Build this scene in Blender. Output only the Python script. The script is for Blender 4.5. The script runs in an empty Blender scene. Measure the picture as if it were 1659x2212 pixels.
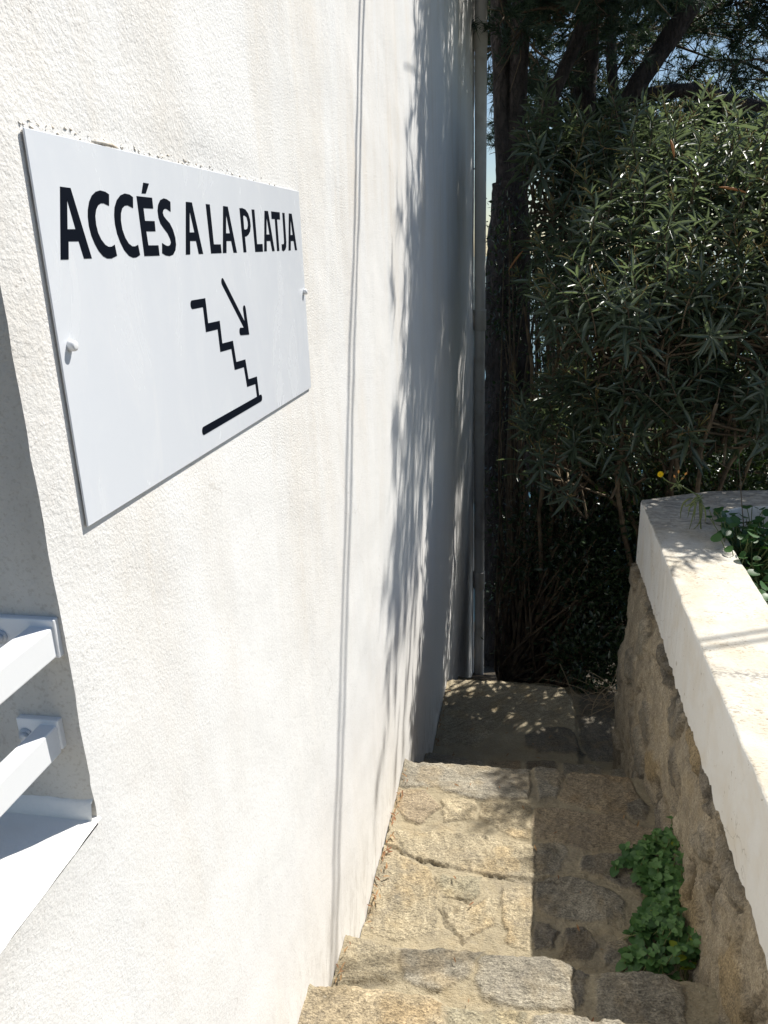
import bpy, bmesh, math
import numpy as np
from mathutils import Matrix, Vector

SC = bpy.context.scene
COL = SC.collection
RNG = np.random.RandomState(7)

# ------------------------------------------------------------------ camera
cam_d = bpy.data.cameras.new("camera")
cam = bpy.data.objects.new("camera", cam_d)
COL.objects.link(cam)
cam_d.sensor_fit = 'VERTICAL'
cam_d.sensor_height = 24.0
cam_d.lens = 1700.0 / 2212.0 * 24.0
cam_d.clip_start = 0.02
cam_d.clip_end = 9000.0
RX = Vector((0.98304395, 0.1799869, -0.03506145))      # image right, in world
RY = Vector((-0.02363004, 0.31395468, 0.94914387))     # image up
RZ = Vector((0.18184117, -0.93222163, 0.31288435))     # towards the viewer
cam.matrix_world = Matrix(((RX.x, RY.x, RZ.x, 0.5), (RX.y, RY.y, RZ.y, 0.0), (RX.z, RY.z, RZ.z, 0.0), (0, 0, 0, 1)))
SC.camera = cam

# ------------------------------------------------------------------ light
SUN = Vector((0.533, 0.600, 1.0)).normalized()
elev = math.asin(SUN.z)
azim = math.atan2(SUN.x, SUN.y)
W = bpy.data.worlds.new("World")
SC.world = W
W.use_nodes = True
nt = W.node_tree
sky = nt.nodes.new('ShaderNodeTexSky')
sky.sky_type = 'NISHITA'
sky.sun_disc = False
sky.sun_elevation = elev
sky.sun_rotation = azim
sky.air_density = 1.0
sky.dust_density = 0.25
sky.ozone_density = 1.5
bg = nt.nodes['Background']
bg.inputs['Strength'].default_value = 0.07
nt.links.new(sky.outputs[0], bg.inputs['Color'])
sun_d = bpy.data.lights.new("sun", 'SUN')
sun_d.energy = 5.0
sun_d.angle = math.radians(0.53)
sun_d.color = (1.0, 0.96, 0.89)
sun = bpy.data.objects.new("sun", sun_d)
COL.objects.link(sun)
sun.rotation_euler = SUN.to_track_quat('Z', 'Y').to_euler()
SC.view_settings.view_transform = 'Standard'
SC.view_settings.look = 'None'
SC.view_settings.gamma = 1.0
SC.view_settings.use_curve_mapping = False
SC.view_settings.exposure = 0.52
SC.render.engine = 'CYCLES'
SC.cycles.max_bounces = 8
SC.cycles.transparent_max_bounces = 8

# ------------------------------------------------------------------ helpers
def hash2(ix, iy, seed):
    n = (ix.astype(np.int64) * 374761393 + iy.astype(np.int64) * 668265263 + seed * 974634777) & 0x7fffffff
    n = ((n ^ (n >> 13)) * 1274126177) & 0x7fffffff
    n = (n ^ (n >> 16)) & 0x7fffffff
    return (n % 100003) / 100003.0

def vnoise(x, y, seed=0):
    x = np.asarray(x, float); y = np.asarray(y, float)
    ix = np.floor(x); iy = np.floor(y)
    fx = x - ix; fy = y - iy
    ux = fx * fx * fx * (fx * (fx * 6 - 15) + 10); uy = fy * fy * fy * (fy * (fy * 6 - 15) + 10)
    a = hash2(ix, iy, seed); b = hash2(ix + 1, iy, seed)
    c = hash2(ix, iy + 1, seed); d = hash2(ix + 1, iy + 1, seed)
    return (a * (1 - ux) + b * ux) * (1 - uy) + (c * (1 - ux) + d * ux) * uy

def fbm(x, y, seed=0, octv=4, gain=0.5):
    s = 0; a = 1; t = 0
    for o in range(octv):
        s = s + a * (vnoise(x * 2 ** o + 17.3 * o, y * 2 ** o - 9.1 * o, seed + o) - 0.5)
        t += a; a *= gain
    return s / t * 2

def sstep(a, b, x):
    t = np.clip((x - a) / (b - a), 0, 1)
    return t * t * (3 - 2 * t)

def link(name, me, mat=None, parent=None):
    o = bpy.data.objects.new(name, me)
    COL.objects.link(o)
    if mat is not None:
        for m in (mat if isinstance(mat, (list, tuple)) else [mat]):
            me.materials.append(m)
    if parent is not None:
        o.parent = parent
    return o

def np_mesh(name, V, F, smooth=False, col=None, bed=None):
    """V (n,3); F list of (m,k) arrays or lists of faces"""
    me = bpy.data.meshes.new(name)
    V = np.asarray(V, np.float32)
    if not isinstance(F, list) or (len(F) and not isinstance(F[0], np.ndarray)):
        F = [np.asarray(F, np.int32)]
    loops = np.concatenate([f.ravel() for f in F]).astype(np.int32)
    tot = np.concatenate([np.full(len(f), f.shape[1], np.int32) for f in F])
    start = np.concatenate([[0], np.cumsum(tot)[:-1]]).astype(np.int32)
    me.vertices.add(len(V)); me.vertices.foreach_set('co', V.ravel())
    me.loops.add(len(loops)); me.loops.foreach_set('vertex_index', loops)
    me.polygons.add(len(tot)); me.polygons.foreach_set('loop_start', start)
    if smooth:
        me.polygons.foreach_set('use_smooth', np.ones(len(tot), bool))
    me.update(calc_edges=True)
    if col is not None:
        a = me.color_attributes.new('Col', 'FLOAT_COLOR', 'POINT')
        c = np.ones((len(V), 4), np.float32); c[:, :3] = col
        a.data.foreach_set('color', c.ravel())
    if bed is not None:
        a = me.attributes.new('Bed', 'FLOAT', 'POINT')
        a.data.foreach_set('value', np.asarray(bed, np.float32).ravel())
    return me

def grid_faces(nu, nv, off=0):
    i = np.arange(nu - 1)[:, None] * nv + np.arange(nv - 1)[None, :] + off
    i = i.ravel()
    return np.stack([i, i + nv, i + nv + 1, i + 1], 1)

class Acc:
    """collects tris/quads into one mesh"""
    def __init__(s):
        s.V = []; s.F = {}; s.n = 0
    def add(s, V, F):
        V = np.asarray(V, float); s.V.append(V)
        for f in (F if isinstance(F, list) else [F]):
            f = np.asarray(f, np.int64)
            s.F.setdefault(f.shape[1], []).append(f + s.n)
        s.n += len(V)
    def mesh(s, name, smooth=False):
        return np_mesh(name, np.concatenate(s.V), [np.concatenate(v) for v in s.F.values()], smooth)

def tube(acc, P, R, sides=8, cap=True, bark=0.0, seed=0):
    P = np.asarray(P, float); n = len(P)
    R = np.broadcast_to(np.asarray(R, float), (n,)) if np.ndim(R) else np.full(n, R)
    T = np.gradient(P, axis=0); T /= np.linalg.norm(T, axis=1)[:, None] + 1e-9
    ref = np.array([0.31, 0.83, 0.2]); ref = ref / np.linalg.norm(ref)
    if abs(T.mean(0) @ ref) > 0.9: ref = np.array([0.9, -0.1, 0.3])
    B = np.cross(T, ref); B /= np.linalg.norm(B, axis=1)[:, None] + 1e-9
    N = np.cross(B, T)
    a = np.arange(sides) / sides * 2 * np.pi
    rr = R[:, None] * np.ones(sides)[None]
    if bark:
        L = np.cumsum(np.r_[0, np.linalg.norm(np.diff(P, axis=0), axis=1)])
        aa = np.cos(a)[None] * 6; bb = np.sin(a)[None] * 6 + L[:, None] * 7
        rr = rr * (1 + bark * fbm(aa + 0 * bb, bb, seed, 3))
    V = P[:, None] + rr[..., None] * (np.cos(a)[None, :, None] * N[:, None] + np.sin(a)[None, :, None] * B[:, None])
    V = V.reshape(-1, 3)
    F = []
    i = np.arange(n - 1)[:, None] * sides; j = np.arange(sides)[None]; k = (j + 1) % sides
    F.append(np.stack([i + j, i + k, i + sides + k, i + sides + j], -1).reshape(-1, 4))
    if cap:
        V = np.concatenate([V, P[:1], P[-1:]])
        c0 = n * sides; c1 = c0 + 1
        jj = np.arange(sides); kk = (jj + 1) % sides
        F.append(np.stack([np.full(sides, c0), kk, jj], 1))
        F.append(np.stack([np.full(sides, c1), (n - 1) * sides + jj, (n - 1) * sides + kk], 1))
    acc.add(V, F)

def box_mesh(name, x0, x1, y0, y1, z0, z1, bevel=0.0, seg=2):
    bm = bmesh.new()
    vs = [bm.verts.new((x, y, z)) for x in (x0, x1) for y in (y0, y1) for z in (z0, z1)]
    for f in ((0, 1, 3, 2), (4, 6, 7, 5), (0, 4, 5, 1), (2, 3, 7, 6), (0, 2, 6, 4), (1, 5, 7, 3)):
        bm.faces.new([vs[i] for i in f])
    bmesh.ops.recalc_face_normals(bm, faces=bm.faces)
    if bevel:
        bmesh.ops.bevel(bm, geom=bm.edges[:], offset=bevel, segments=seg, affect='EDGES', profile=0.5)
    me = bpy.data.meshes.new(name); bm.to_mesh(me); bm.free()
    return me

def thing(name, label, cat, loc=(0, 0, 0), group=None):
    o = bpy.data.objects.new(name, None)
    COL.objects.link(o)
    o.location = loc
    o.empty_display_size = 0.1
    o['label'] = label; o['category'] = cat
    if group: o['group'] = group
    return o

def tag(o, label, cat, group=None):
    o['label'] = label; o['category'] = cat
    if group: o['group'] = group
    return o

def struct(o):
    o['kind'] = 'structure'
    return o

# ------------------------------------------------------------------ materials
def new_mat(name):
    m = bpy.data.materials.new(name); m.use_nodes = True
    t = m.node_tree
    return m, t, t.nodes['Principled BSDF']

def nd(t, typ, **kw):
    n = t.nodes.new(typ)
    for k, v in kw.items():
        if k.startswith('i_'):
            n.inputs[k[2:].replace('_', ' ')].default_value = v
        else:
            setattr(n, k, v)
    return n

def noise(t, vec, scale, detail=3.0, rough=0.55, dist=0.0):
    n = nd(t, 'ShaderNodeTexNoise')
    n.inputs['Scale'].default_value = scale; n.inputs['Detail'].default_value = detail
    n.inputs['Roughness'].default_value = rough; n.inputs['Distortion'].default_value = dist
    t.links.new(vec, n.inputs['Vector'])
    return n.outputs[0]

def mapping(t, vec, scale, loc=(0, 0, 0)):
    n = nd(t, 'ShaderNodeMapping')
    n.inputs['Scale'].default_value = scale; n.inputs['Location'].default_value = loc
    t.links.new(vec, n.inputs['Vector'])
    return n.outputs[0]

def ramp(t, fac, stops):
    n = nd(t, 'ShaderNodeValToRGB')
    e = n.color_ramp.elements
    while len(e) < len(stops): e.new(0.5)
    for i, (p, c) in enumerate(stops):
        e[i].position = p
        e[i].color = (c, c, c, 1) if np.isscalar(c) else (*c, 1)
    t.links.new(fac, n.inputs[0])
    return n.outputs[0]

def mixc(t, fac, a, b, mode='MIX'):
    n = nd(t, 'ShaderNodeMix', data_type='RGBA', blend_type=mode)
    for s, v in ((0, fac), (6, a), (7, b)):
        if isinstance(v, bpy.types.NodeSocket): t.links.new(v, n.inputs[s])
        elif s == 0: n.inputs[0].default_value = v
        else: n.inputs[s].default_value = (*v, 1)
    return n.outputs[2]

def math_(t, op, a, b=0.0, c=None, clamp=False):
    n = nd(t, 'ShaderNodeMath', operation=op, use_clamp=clamp)
    for i, v in enumerate((a, b) if c is None else (a, b, c)):
        if isinstance(v, bpy.types.NodeSocket): t.links.new(v, n.inputs[i])
        else: n.inputs[i].default_value = v
    return n.outputs[0]

def bump(t, bsdf, h, strength=0.5, dist=0.01, prev=None):
    n = nd(t, 'ShaderNodeBump')
    n.inputs['Strength'].default_value = strength; n.inputs['Distance'].default_value = dist
    t.links.new(h, n.inputs['Height'])
    if prev is not None: t.links.new(prev, n.inputs['Normal'])
    t.links.new(n.outputs[0], bsdf.inputs['Normal'])
    return n.outputs[0]

def geo(t):
    return nd(t, 'ShaderNodeNewGeometry').outputs['Position']

def stucco(name, base=(0.80, 0.79, 0.768), dirt=(0.64, 0.545, 0.42), dirt_amt=0.72, rough_amt=0.7, pit=0.3, pit_at=0.34):
    m, t, b = new_mat(name)
    p = geo(t)
    drip = noise(t, mapping(t, p, (3.0, 2.6, 0.35)), 1.6, 4, 0.6, 0.6)
    blotch = noise(t, p, 2.2, 5, 0.6, 0.4)
    grain = noise(t, p, 60, 3, 0.6)
    st = math_(t, 'MULTIPLY', ramp(t, drip, [(0.42, 0.0), (0.68, 1.0)]), ramp(t, blotch, [(0.35, 0.25), (0.65, 1.0)]))
    st = math_(t, 'MULTIPLY', st, ramp(t, grain, [(0.25, 0.5), (0.7, 1.0)]))
    xyz = nd(t, 'ShaderNodeSeparateXYZ'); t.links.new(p, xyz.inputs[0])
    hi = nd(t, 'ShaderNodeMapRange'); t.links.new(xyz.outputs['Z'], hi.inputs[0])
    for k, v in zip((1, 2, 3, 4), (-1.2, 0.2, 0.30, 1.0)): hi.inputs[k].default_value = v
    c = mixc(t, math_(t, 'MULTIPLY', math_(t, 'MULTIPLY', st, dirt_amt), hi.outputs[0]), base, dirt)
    # splash dirt just above the steps
    dd = math_(t, 'ADD', xyz.outputs['Z'], math_(t, 'MULTIPLY_ADD', xyz.outputs['Y'], 0.30, 1.30))
    sp = nd(t, 'ShaderNodeMapRange'); t.links.new(dd, sp.inputs[0])
    for k, v in zip((1, 2, 3, 4), (-0.10, 0.22, 1.0, 0.0)): sp.inputs[k].default_value = v
    sm = ramp(t, noise(t, mapping(t, p, (1, 2.4, 0.9), (1, 8, 2)), 7, 6, 0.7, 0.5), [(0.47, 0.0), (0.66, 1.0)])
    c = mixc(t, math_(t, 'MULTIPLY', math_(t, 'MULTIPLY', sp.outputs[0], sm), 0.55), c, (0.30, 0.26, 0.21))
    c = c
    grey = noise(t, mapping(t, p, (2, 2, 0.8), (5, 3, 1)), 1.3, 4, 0.6, 0.5)
    c = mixc(t, ramp(t, grey, [(0.52, 0.0), (0.8, 0.2)]), c, (0.66, 0.65, 0.63))
    pits = ramp(t, noise(t, p, 190, 3, 0.7), [(pit_at - .06, 1.0), (pit_at + .05, 0.0)])
    c = mixc(t, math_(t, 'MULTIPLY', pits, pit), c, (0.36, 0.32, 0.27))
    # hairline cracks
    vc = nd(t, 'ShaderNodeTexVoronoi', feature='DISTANCE_TO_EDGE'); vc.inputs['Scale'].default_value = 2.3
    wob = nd(t, 'ShaderNodeTexNoise'); wob.inputs['Scale'].default_value = 9; wob.inputs['Detail'].default_value = 5
    t.links.new(p, wob.inputs['Vector'])
    va = nd(t, 'ShaderNodeVectorMath', operation='MULTIPLY_ADD')
    t.links.new(wob.outputs[1], va.inputs[0]); va.inputs[1].default_value = (0.16, 0.16, 0.16); t.links.new(p, va.inputs[2])
    t.links.new(va.outputs[0], vc.inputs['Vector'])
    crack = ramp(t, vc.outputs['Distance'], [(0.0, 1.0), (0.0035, 0.0)])
    cm = ramp(t, noise(t, p, 1.7, 2, 0.5), [(0.53, 0.0), (0.6, 1.0)])
    ck = math_(t, 'MULTIPLY', crack, cm)
    c = mixc(t, math_(t, 'MULTIPLY', ck, 0.3), c, (0.30, 0.26, 0.21))
    t.links.new(c, b.inputs['Base Color'])
    b.inputs['Roughness'].default_value = 0.85
    b.inputs['Specular IOR Level'].default_value = 0.25
    ha = noise(t, p, 110, 3, 0.6); hb = noise(t, mapping(t, p, (1, 1, 1), (2, 6, 4)), 235, 3, 0.6)
    cz = ramp(t, noise(t, mapping(t, p, (1, 0.7, 0.7), (9, 9, 9)), 1.1, 3, 0.55), [(0.40, 0.08), (0.62, 0.55)])
    hm = nd(t, 'ShaderNodeMix', data_type='FLOAT')
    t.links.new(cz, hm.inputs[0]); t.links.new(hb, hm.inputs[2]); t.links.new(ha, hm.inputs[3])
    h1 = hm.outputs[0]
    h2 = noise(t, p, 28, 3, 0.55)
    h3 = noise(t, mapping(t, p, (1, 1, 1), (3, 1, 8)), 6, 3, 0.5)
    am = ramp(t, noise(t, mapping(t, p, (1, 0.8, 0.6)), 1.4, 3, 0.55), [(0.3, 0.45), (0.7, 1.0)])
    n1 = bump(t, b, h3, 0.2, 0.012)
    n2 = bump(t, b, h2, 0.25 * rough_amt, 0.005, n1)
    n = nd(t, 'ShaderNodeBump'); n.inputs['Distance'].default_value = 0.0046
    zb = nd(t, 'ShaderNodeMapRange'); t.links.new(xyz.outputs['Z'], zb.inputs[0])
    for k, v in zip((1, 2, 3, 4), (-1.6, 0.3, 0.50, 1.0)): zb.inputs[k].default_value = v
    t.links.new(math_(t, 'MULTIPLY', math_(t, 'MULTIPLY', am, rough_amt), zb.outputs[0]), n.inputs['Strength'])
    t.links.new(h1, n.inputs['Height']); t.links.new(n2, n.inputs['Normal'])
    t.links.new(n.outputs[0], b.inputs['Normal'])
    return m

M_WALL = stucco('stucco', pit=0.42, rough_amt=0.72, pit_at=0.355)
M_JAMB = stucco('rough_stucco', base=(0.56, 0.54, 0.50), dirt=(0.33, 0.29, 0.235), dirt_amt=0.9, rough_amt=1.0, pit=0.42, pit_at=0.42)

def simple(name, col, rough=0.5, spec=0.5, bumps=None, var=None, coat=0.0):
    m, t, b = new_mat(name)
    p = geo(t)
    if var:
        c2, sc, lo, hi = var
        f = ramp(t, noise(t, p, sc, 5, 0.6, 0.3), [(lo, 0.0), (hi, 1.0)])
        t.links.new(mixc(t, f, col, c2), b.inputs['Base Color'])
    else:
        b.inputs['Base Color'].default_value = (*col, 1)
    b.inputs['Roughness'].default_value = rough
    b.inputs['Specular IOR Level'].default_value = spec
    b.inputs['Coat Weight'].default_value = coat
    if bumps:
        sc, st, d = bumps
        bump(t, b, noise(t, p, sc, 4, 0.6), st, d)
    return m

M_PAINT = simple('white_paint', (0.80, 0.80, 0.79), 0.45, 0.4, (70, 0.25, 0.004), ((0.72, 0.70, 0.66), 9, 0.5, 0.75))
M_LEDGE = simple('ledge_paint', (0.80, 0.79, 0.76), 0.6, 0.3, (45, 0.4, 0.008), ((0.70, 0.66, 0.60), 7, 0.5, 0.8))
M_METAL = simple('painted_metal', (0.78, 0.79, 0.80), 0.32, 0.5, (25, 0.05, 0.004))
M_BOLT = simple('bolt_metal', (0.62, 0.64, 0.66), 0.3, 0.6)
M_PIPE = simple('pipe_paint', (0.60, 0.575, 0.53), 0.5, 0.4, (30, 0.2, 0.004), ((0.42, 0.38, 0.33), 5, 0.52, 0.78))
M_SIGNEDGE = simple('sign_edge', (0.40, 0.385, 0.36), 0.6, 0.3, (60, 0.4, 0.003), ((0.2, 0.19, 0.19), 25, 0.5, 0.65))
M_INK = simple('sign_ink', (0.004, 0.006, 0.012), 0.5, 0.06)
M_CABLE = simple('cable_black', (0.02, 0.02, 0.02), 0.5)
M_CAP = simple('cap_plastic', (0.8, 0.8, 0.8), 0.3, 0.5)

def sign_mat():
    m, t, b = new_mat('sign_enamel')
    p = geo(t)
    f = ramp(t, noise(t, mapping(t, p, (1, 2.2, 1.2)), 4, 5, 0.62, 1.2), [(0.45, 0.0), (0.8, 1.0)])
    sm = ramp(t, noise(t, mapping(t, p, (1, 9, 2.2), (2, 4, 1)), 3, 4, 0.6, 1.0), [(0.60, 0.0), (0.72, 0.5)])
    c = mixc(t, f, (0.70, 0.725, 0.765), (0.745, 0.765, 0.79))
    c = mixc(t, math_(t, 'MULTIPLY', sm, 0.5), c, (0.82, 0.82, 0.82))
    t.links.new(c, b.inputs['Base Color'])
    t.links.new(ramp(t, f, [(0, 0.22), (1, 0.34)]), b.inputs['Roughness'])
    bump(t, b, noise(t, p, 3, 2, 0.5), 0.05, 0.02)
    return m
M_SIGN = sign_mat()

def stone_mat(name='stone', tint=(1, 1, 1), grain=1.0):
    m, t, b = new_mat(name)
    a = nd(t, 'ShaderNodeAttribute', attribute_name='Col')
    p = geo(t)
    g1 = noise(t, mapping(t, p, (1, 1.35, 1)), 150, 3, 0.7)
    g2 = noise(t, mapping(t, p, (1.0, 1.8, 1.0), (3, 2, 1)), 55, 4, 0.65, 0.4)
    g3 = noise(t, p, 11, 5, 0.6, 0.6)
    k = ramp(t, g1, [(0.30, 0.34), (0.5, 1.0), (0.70, 1.6)])
    bed = nd(t, 'ShaderNodeAttribute', attribute_name='Bed').outputs['Fac']
    gk = math_(t, 'MULTIPLY_ADD', bed, 0.62, 0.28)
    c = mixc(t, gk, a.outputs['Color'], k, 'MULTIPLY')
    k2 = ramp(t, g2, [(0.3, 0.62), (0.55, 1.05), (0.75, 1.3)])
    c = mixc(t, gk, c, k2, 'MULTIPLY')
    c = mixc(t, ramp(t, g3, [(0.48, 0.0), (0.74, 0.4)]), c, (0.36, 0.275, 0.155))
    c = mixc(t, ramp(t, noise(t, mapping(t, p, (1, 1, 1), (7, 7, 7)), 5.5, 5, 0.65, 0.7), [(0.52, 0.0), (0.78, 0.55)]), c, (0.17, 0.155, 0.135))
    spk = ramp(t, noise(t, mapping(t, p, (1, 1, 1), (1, 9, 4)), 260, 1, 0.5), [(0.70, 0.0), (0.76, 1.0)])
    c = mixc(t, math_(t, 'MULTIPLY', spk, 0.5), c, (0.62, 0.58, 0.50))
    t.links.new(c, b.inputs['Base Color'])
    b.inputs['Roughness'].default_value = 0.82
    b.inputs['Specular IOR Level'].default_value = 0.3
    n1 = bump(t, b, g2, 0.75, 0.012)
    n2 = bump(t, b, g1, 0.7, 0.005, n1)
    bump(t, b, noise(t, p, 420, 2, 0.6), 0.35, 0.003, n2)
    return m
M_STONE = stone_mat()

def parapet_mat():
    m, t, b = new_mat('weathered_white')
    p = geo(t)
    nrm = nd(t, 'ShaderNodeNewGeometry').outputs['Normal']
    sx = nd(t, 'ShaderNodeSeparateXYZ'); t.links.new(nrm, sx.inputs[0])
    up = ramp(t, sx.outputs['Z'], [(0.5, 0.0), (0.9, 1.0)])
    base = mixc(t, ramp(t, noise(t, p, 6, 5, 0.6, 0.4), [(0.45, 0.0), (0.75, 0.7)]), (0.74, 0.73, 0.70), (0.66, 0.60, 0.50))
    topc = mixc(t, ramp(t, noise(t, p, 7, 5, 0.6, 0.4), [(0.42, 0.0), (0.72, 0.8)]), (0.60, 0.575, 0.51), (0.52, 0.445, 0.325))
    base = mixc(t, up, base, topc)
    # worn flakes on the walking surface
    fl = ramp(t, noise(t, mapping(t, p, (1, 2.2, 1)), 75, 4, 0.7, 0.6), [(0.53, 0.0), (0.60, 1.0)])
    flm = ramp(t, noise(t, p, 8, 4, 0.6, 0.3), [(0.4, 0.0), (0.62, 1.0)])
    f1 = math_(t, 'MULTIPLY', math_(t, 'MULTIPLY', fl, flm), up)
    c = mixc(t, math_(t, 'MULTIPLY', f1, 0.9), base, (0.26, 0.20, 0.13))
    # black mould towards the shady far end (own shape, by place)
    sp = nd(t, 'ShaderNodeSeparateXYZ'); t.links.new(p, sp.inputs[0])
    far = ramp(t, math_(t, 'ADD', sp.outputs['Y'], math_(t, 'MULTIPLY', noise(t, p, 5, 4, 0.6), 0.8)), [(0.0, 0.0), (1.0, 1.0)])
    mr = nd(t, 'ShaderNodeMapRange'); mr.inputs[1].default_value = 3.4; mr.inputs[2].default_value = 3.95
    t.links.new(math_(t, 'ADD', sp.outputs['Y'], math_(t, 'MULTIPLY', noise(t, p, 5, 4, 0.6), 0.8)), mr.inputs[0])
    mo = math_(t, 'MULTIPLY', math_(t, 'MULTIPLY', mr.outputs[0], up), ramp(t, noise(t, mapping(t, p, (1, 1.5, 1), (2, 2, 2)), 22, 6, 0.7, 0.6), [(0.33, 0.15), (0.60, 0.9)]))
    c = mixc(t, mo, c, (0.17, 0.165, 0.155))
    st = ramp(t, noise(t, mapping(t, p, (1, 1.6, 1), (6, 6, 6)), 9, 6, 0.7, 0.8), [(0.50, 0.0), (0.72, 0.55)])
    c = mixc(t, math_(t, 'MULTIPLY', st, up), c, (0.50, 0.44, 0.35))
    # dark streak across the coping: overhead cable shadow painted in, with a dirt stain
    bl = math_(t, 'ABSOLUTE', math_(t, 'SUBTRACT', math_(t, 'MULTIPLY_ADD', noise(t, p, 9, 4, 0.6), 0.10, sp.outputs['Y']), 2.17))
    bm2 = nd(t, 'ShaderNodeMapRange'); t.links.new(bl, bm2.inputs[0])
    for k, v in zip((1, 2, 3, 4), (0.0, 0.045, 1.0, 0.0)): bm2.inputs[k].default_value = v
    gr = ramp(t, noise(t, mapping(t, p, (1, 1.6, 1), (4, 1, 2)), 60, 5, 0.7), [(0.42, 0.0), (0.58, 0.8)])
    c = mixc(t, math_(t, 'MULTIPLY', math_(t, 'MULTIPLY', bm2.outputs[0], gr), up), c, (0.16, 0.15, 0.14))
    drip = ramp(t, noise(t, mapping(t, p, (1, 30, 0.6)), 1.0, 3, 0.6), [(0.55, 0.0), (0.8, 0.25)])
    c = mixc(t, drip, c, (0.62, 0.60, 0.56))
    # small chips and hairline cracks in the paint
    ch = ramp(t, noise(t, mapping(t, p, (1, 1, 1), (8, 2, 5)), 26, 5, 0.7), [(0.655, 0.0), (0.675, 0.75)])
    c = mixc(t, ch, c, (0.36, 0.30, 0.23))
    vc = nd(t, 'ShaderNodeTexVoronoi', feature='DISTANCE_TO_EDGE'); vc.inputs['Scale'].default_value = 3.1
    wob = nd(t, 'ShaderNodeTexNoise'); wob.inputs['Scale'].default_value = 11; wob.inputs['Detail'].default_value = 5
    t.links.new(p, wob.inputs['Vector'])
    va = nd(t, 'ShaderNodeVectorMath', operation='MULTIPLY_ADD')
    t.links.new(wob.outputs[1], va.inputs[0]); va.inputs[1].default_value = (0.14, 0.14, 0.14); t.links.new(p, va.inputs[2])
    t.links.new(va.outputs[0], vc.inputs['Vector'])
    ck = math_(t, 'MULTIPLY', ramp(t, vc.outputs['Distance'], [(0.0, 1.0), (0.006, 0.0)]), ramp(t, noise(t, p, 2.6, 2, 0.5), [(0.52, 0.0), (0.6, 0.6)]))
    c = mixc(t, ck, c, (0.28, 0.24, 0.19))
    t.links.new(c, b.inputs['Base Color'])
    b.inputs['Roughness'].default_value = 0.75
    b.inputs['Specular IOR Level'].default_value = 0.25
    n1 = bump(t, b, noise(t, p, 14, 4, 0.6), 0.4, 0.012)
    bump(t, b, noise(t, mapping(t, p, (1, 1, 1), (4, 4, 4)), 110, 4, 0.65), 0.55, 0.004, n1)
    return m
M_PARAPET = parapet_mat()

def leaf_mat(name, c1, c2, rough=0.35, trans=0.25, spec=0.5, tcol=(0.10, 0.16, 0.02)):
    m, t, b = new_mat(name)
    p = geo(t)
    n = nd(t, 'ShaderNodeTexNoise'); n.inputs['Scale'].default_value = 5.0; n.inputs['Detail'].default_value = 4
    t.links.new(p, n.inputs['Vector'])
    wn = nd(t, 'ShaderNodeNewGeometry').outputs['Random Per Island']
    f = math_(t, 'ADD', math_(t, 'MULTIPLY', wn, 0.6), math_(t, 'MULTIPLY', n.outputs[0], 0.4))
    c = mixc(t, f, c1, c2)
    t.links.new(c, b.inputs['Base Color'])
    b.inputs['Roughness'].default_value = rough
    b.inputs['Specular IOR Level'].default_value = spec
    tr = nd(t, 'ShaderNodeBsdfTranslucent'); tr.inputs['Color'].default_value = (*tcol, 1)
    mx = nd(t, 'ShaderNodeMixShader'); mx.inputs[0].default_value = trans
    t.links.new(b.outputs[0], mx.inputs[1]); t.links.new(tr.outputs[0], mx.inputs[2])
    t.links.new(mx.outputs[0], t.nodes['Material Output'].inputs['Surface'])
    return m
M_OLE = leaf_mat('oleander_leaf', (0.036, 0.064, 0.040), (0.135, 0.175, 0.112), 0.40, 0.32, 1.0, (0.20, 0.265, 0.11))
M_PINE = leaf_mat('pine_needle', (0.028, 0.056, 0.042), (0.056, 0.092, 0.058), 0.5, 0.3, 0.4, (0.09, 0.14, 0.06))
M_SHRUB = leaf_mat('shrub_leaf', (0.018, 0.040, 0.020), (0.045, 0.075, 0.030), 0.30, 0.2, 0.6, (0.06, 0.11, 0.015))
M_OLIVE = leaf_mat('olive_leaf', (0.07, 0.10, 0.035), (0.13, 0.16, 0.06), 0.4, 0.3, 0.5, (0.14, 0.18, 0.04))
M_WEED = leaf_mat('weed_leaf', (0.045, 0.115, 0.035), (0.09, 0.19, 0.055), 0.5, 0.25, 0.4, (0.09, 0.22, 0.02))
M_WEED2 = leaf_mat('planter_leaf', (0.025, 0.080, 0.022), (0.055, 0.130, 0.035), 0.45, 0.25, 0.45, (0.07, 0.17, 0.02))
M_LIME = leaf_mat('lime_leaf', (0.25, 0.32, 0.03), (0.30, 0.36, 0.04), 0.5, 0.4, 0.4, (0.35, 0.45, 0.03))
M_PETAL = leaf_mat('yellow_petal', (0.80, 0.55, 0.01), (0.85, 0.62, 0.02), 0.6, 0.3, 0.2, (0.85, 0.6, 0.02))
M_PINK = leaf_mat('pink_petal', (0.55, 0.30, 0.38), (0.62, 0.38, 0.45), 0.6, 0.3, 0.2, (0.6, 0.3, 0.4))
M_BUD = simple('orange_bud', (0.55, 0.24, 0.05), 0.6)
M_STEM = simple('green_stem', (0.16, 0.19, 0.07), 0.6, 0.3)
M_TWIG = simple('twig', (0.10, 0.075, 0.052), 0.8, 0.2, (60, 0.4, 0.004), ((0.26, 0.20, 0.13), 9, 0.4, 0.7))
M_TIP = simple('flower_stalk', (0.30, 0.26, 0.09), 0.7, 0.2, None, ((0.24, 0.15, 0.07), 12, 0.4, 0.65))
M_POD = simple('dry_pod', (0.36, 0.16, 0.06), 0.6, 0.3)
M_DRY = simple('dry_straw', (0.42, 0.33, 0.22), 0.8, 0.2)

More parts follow.
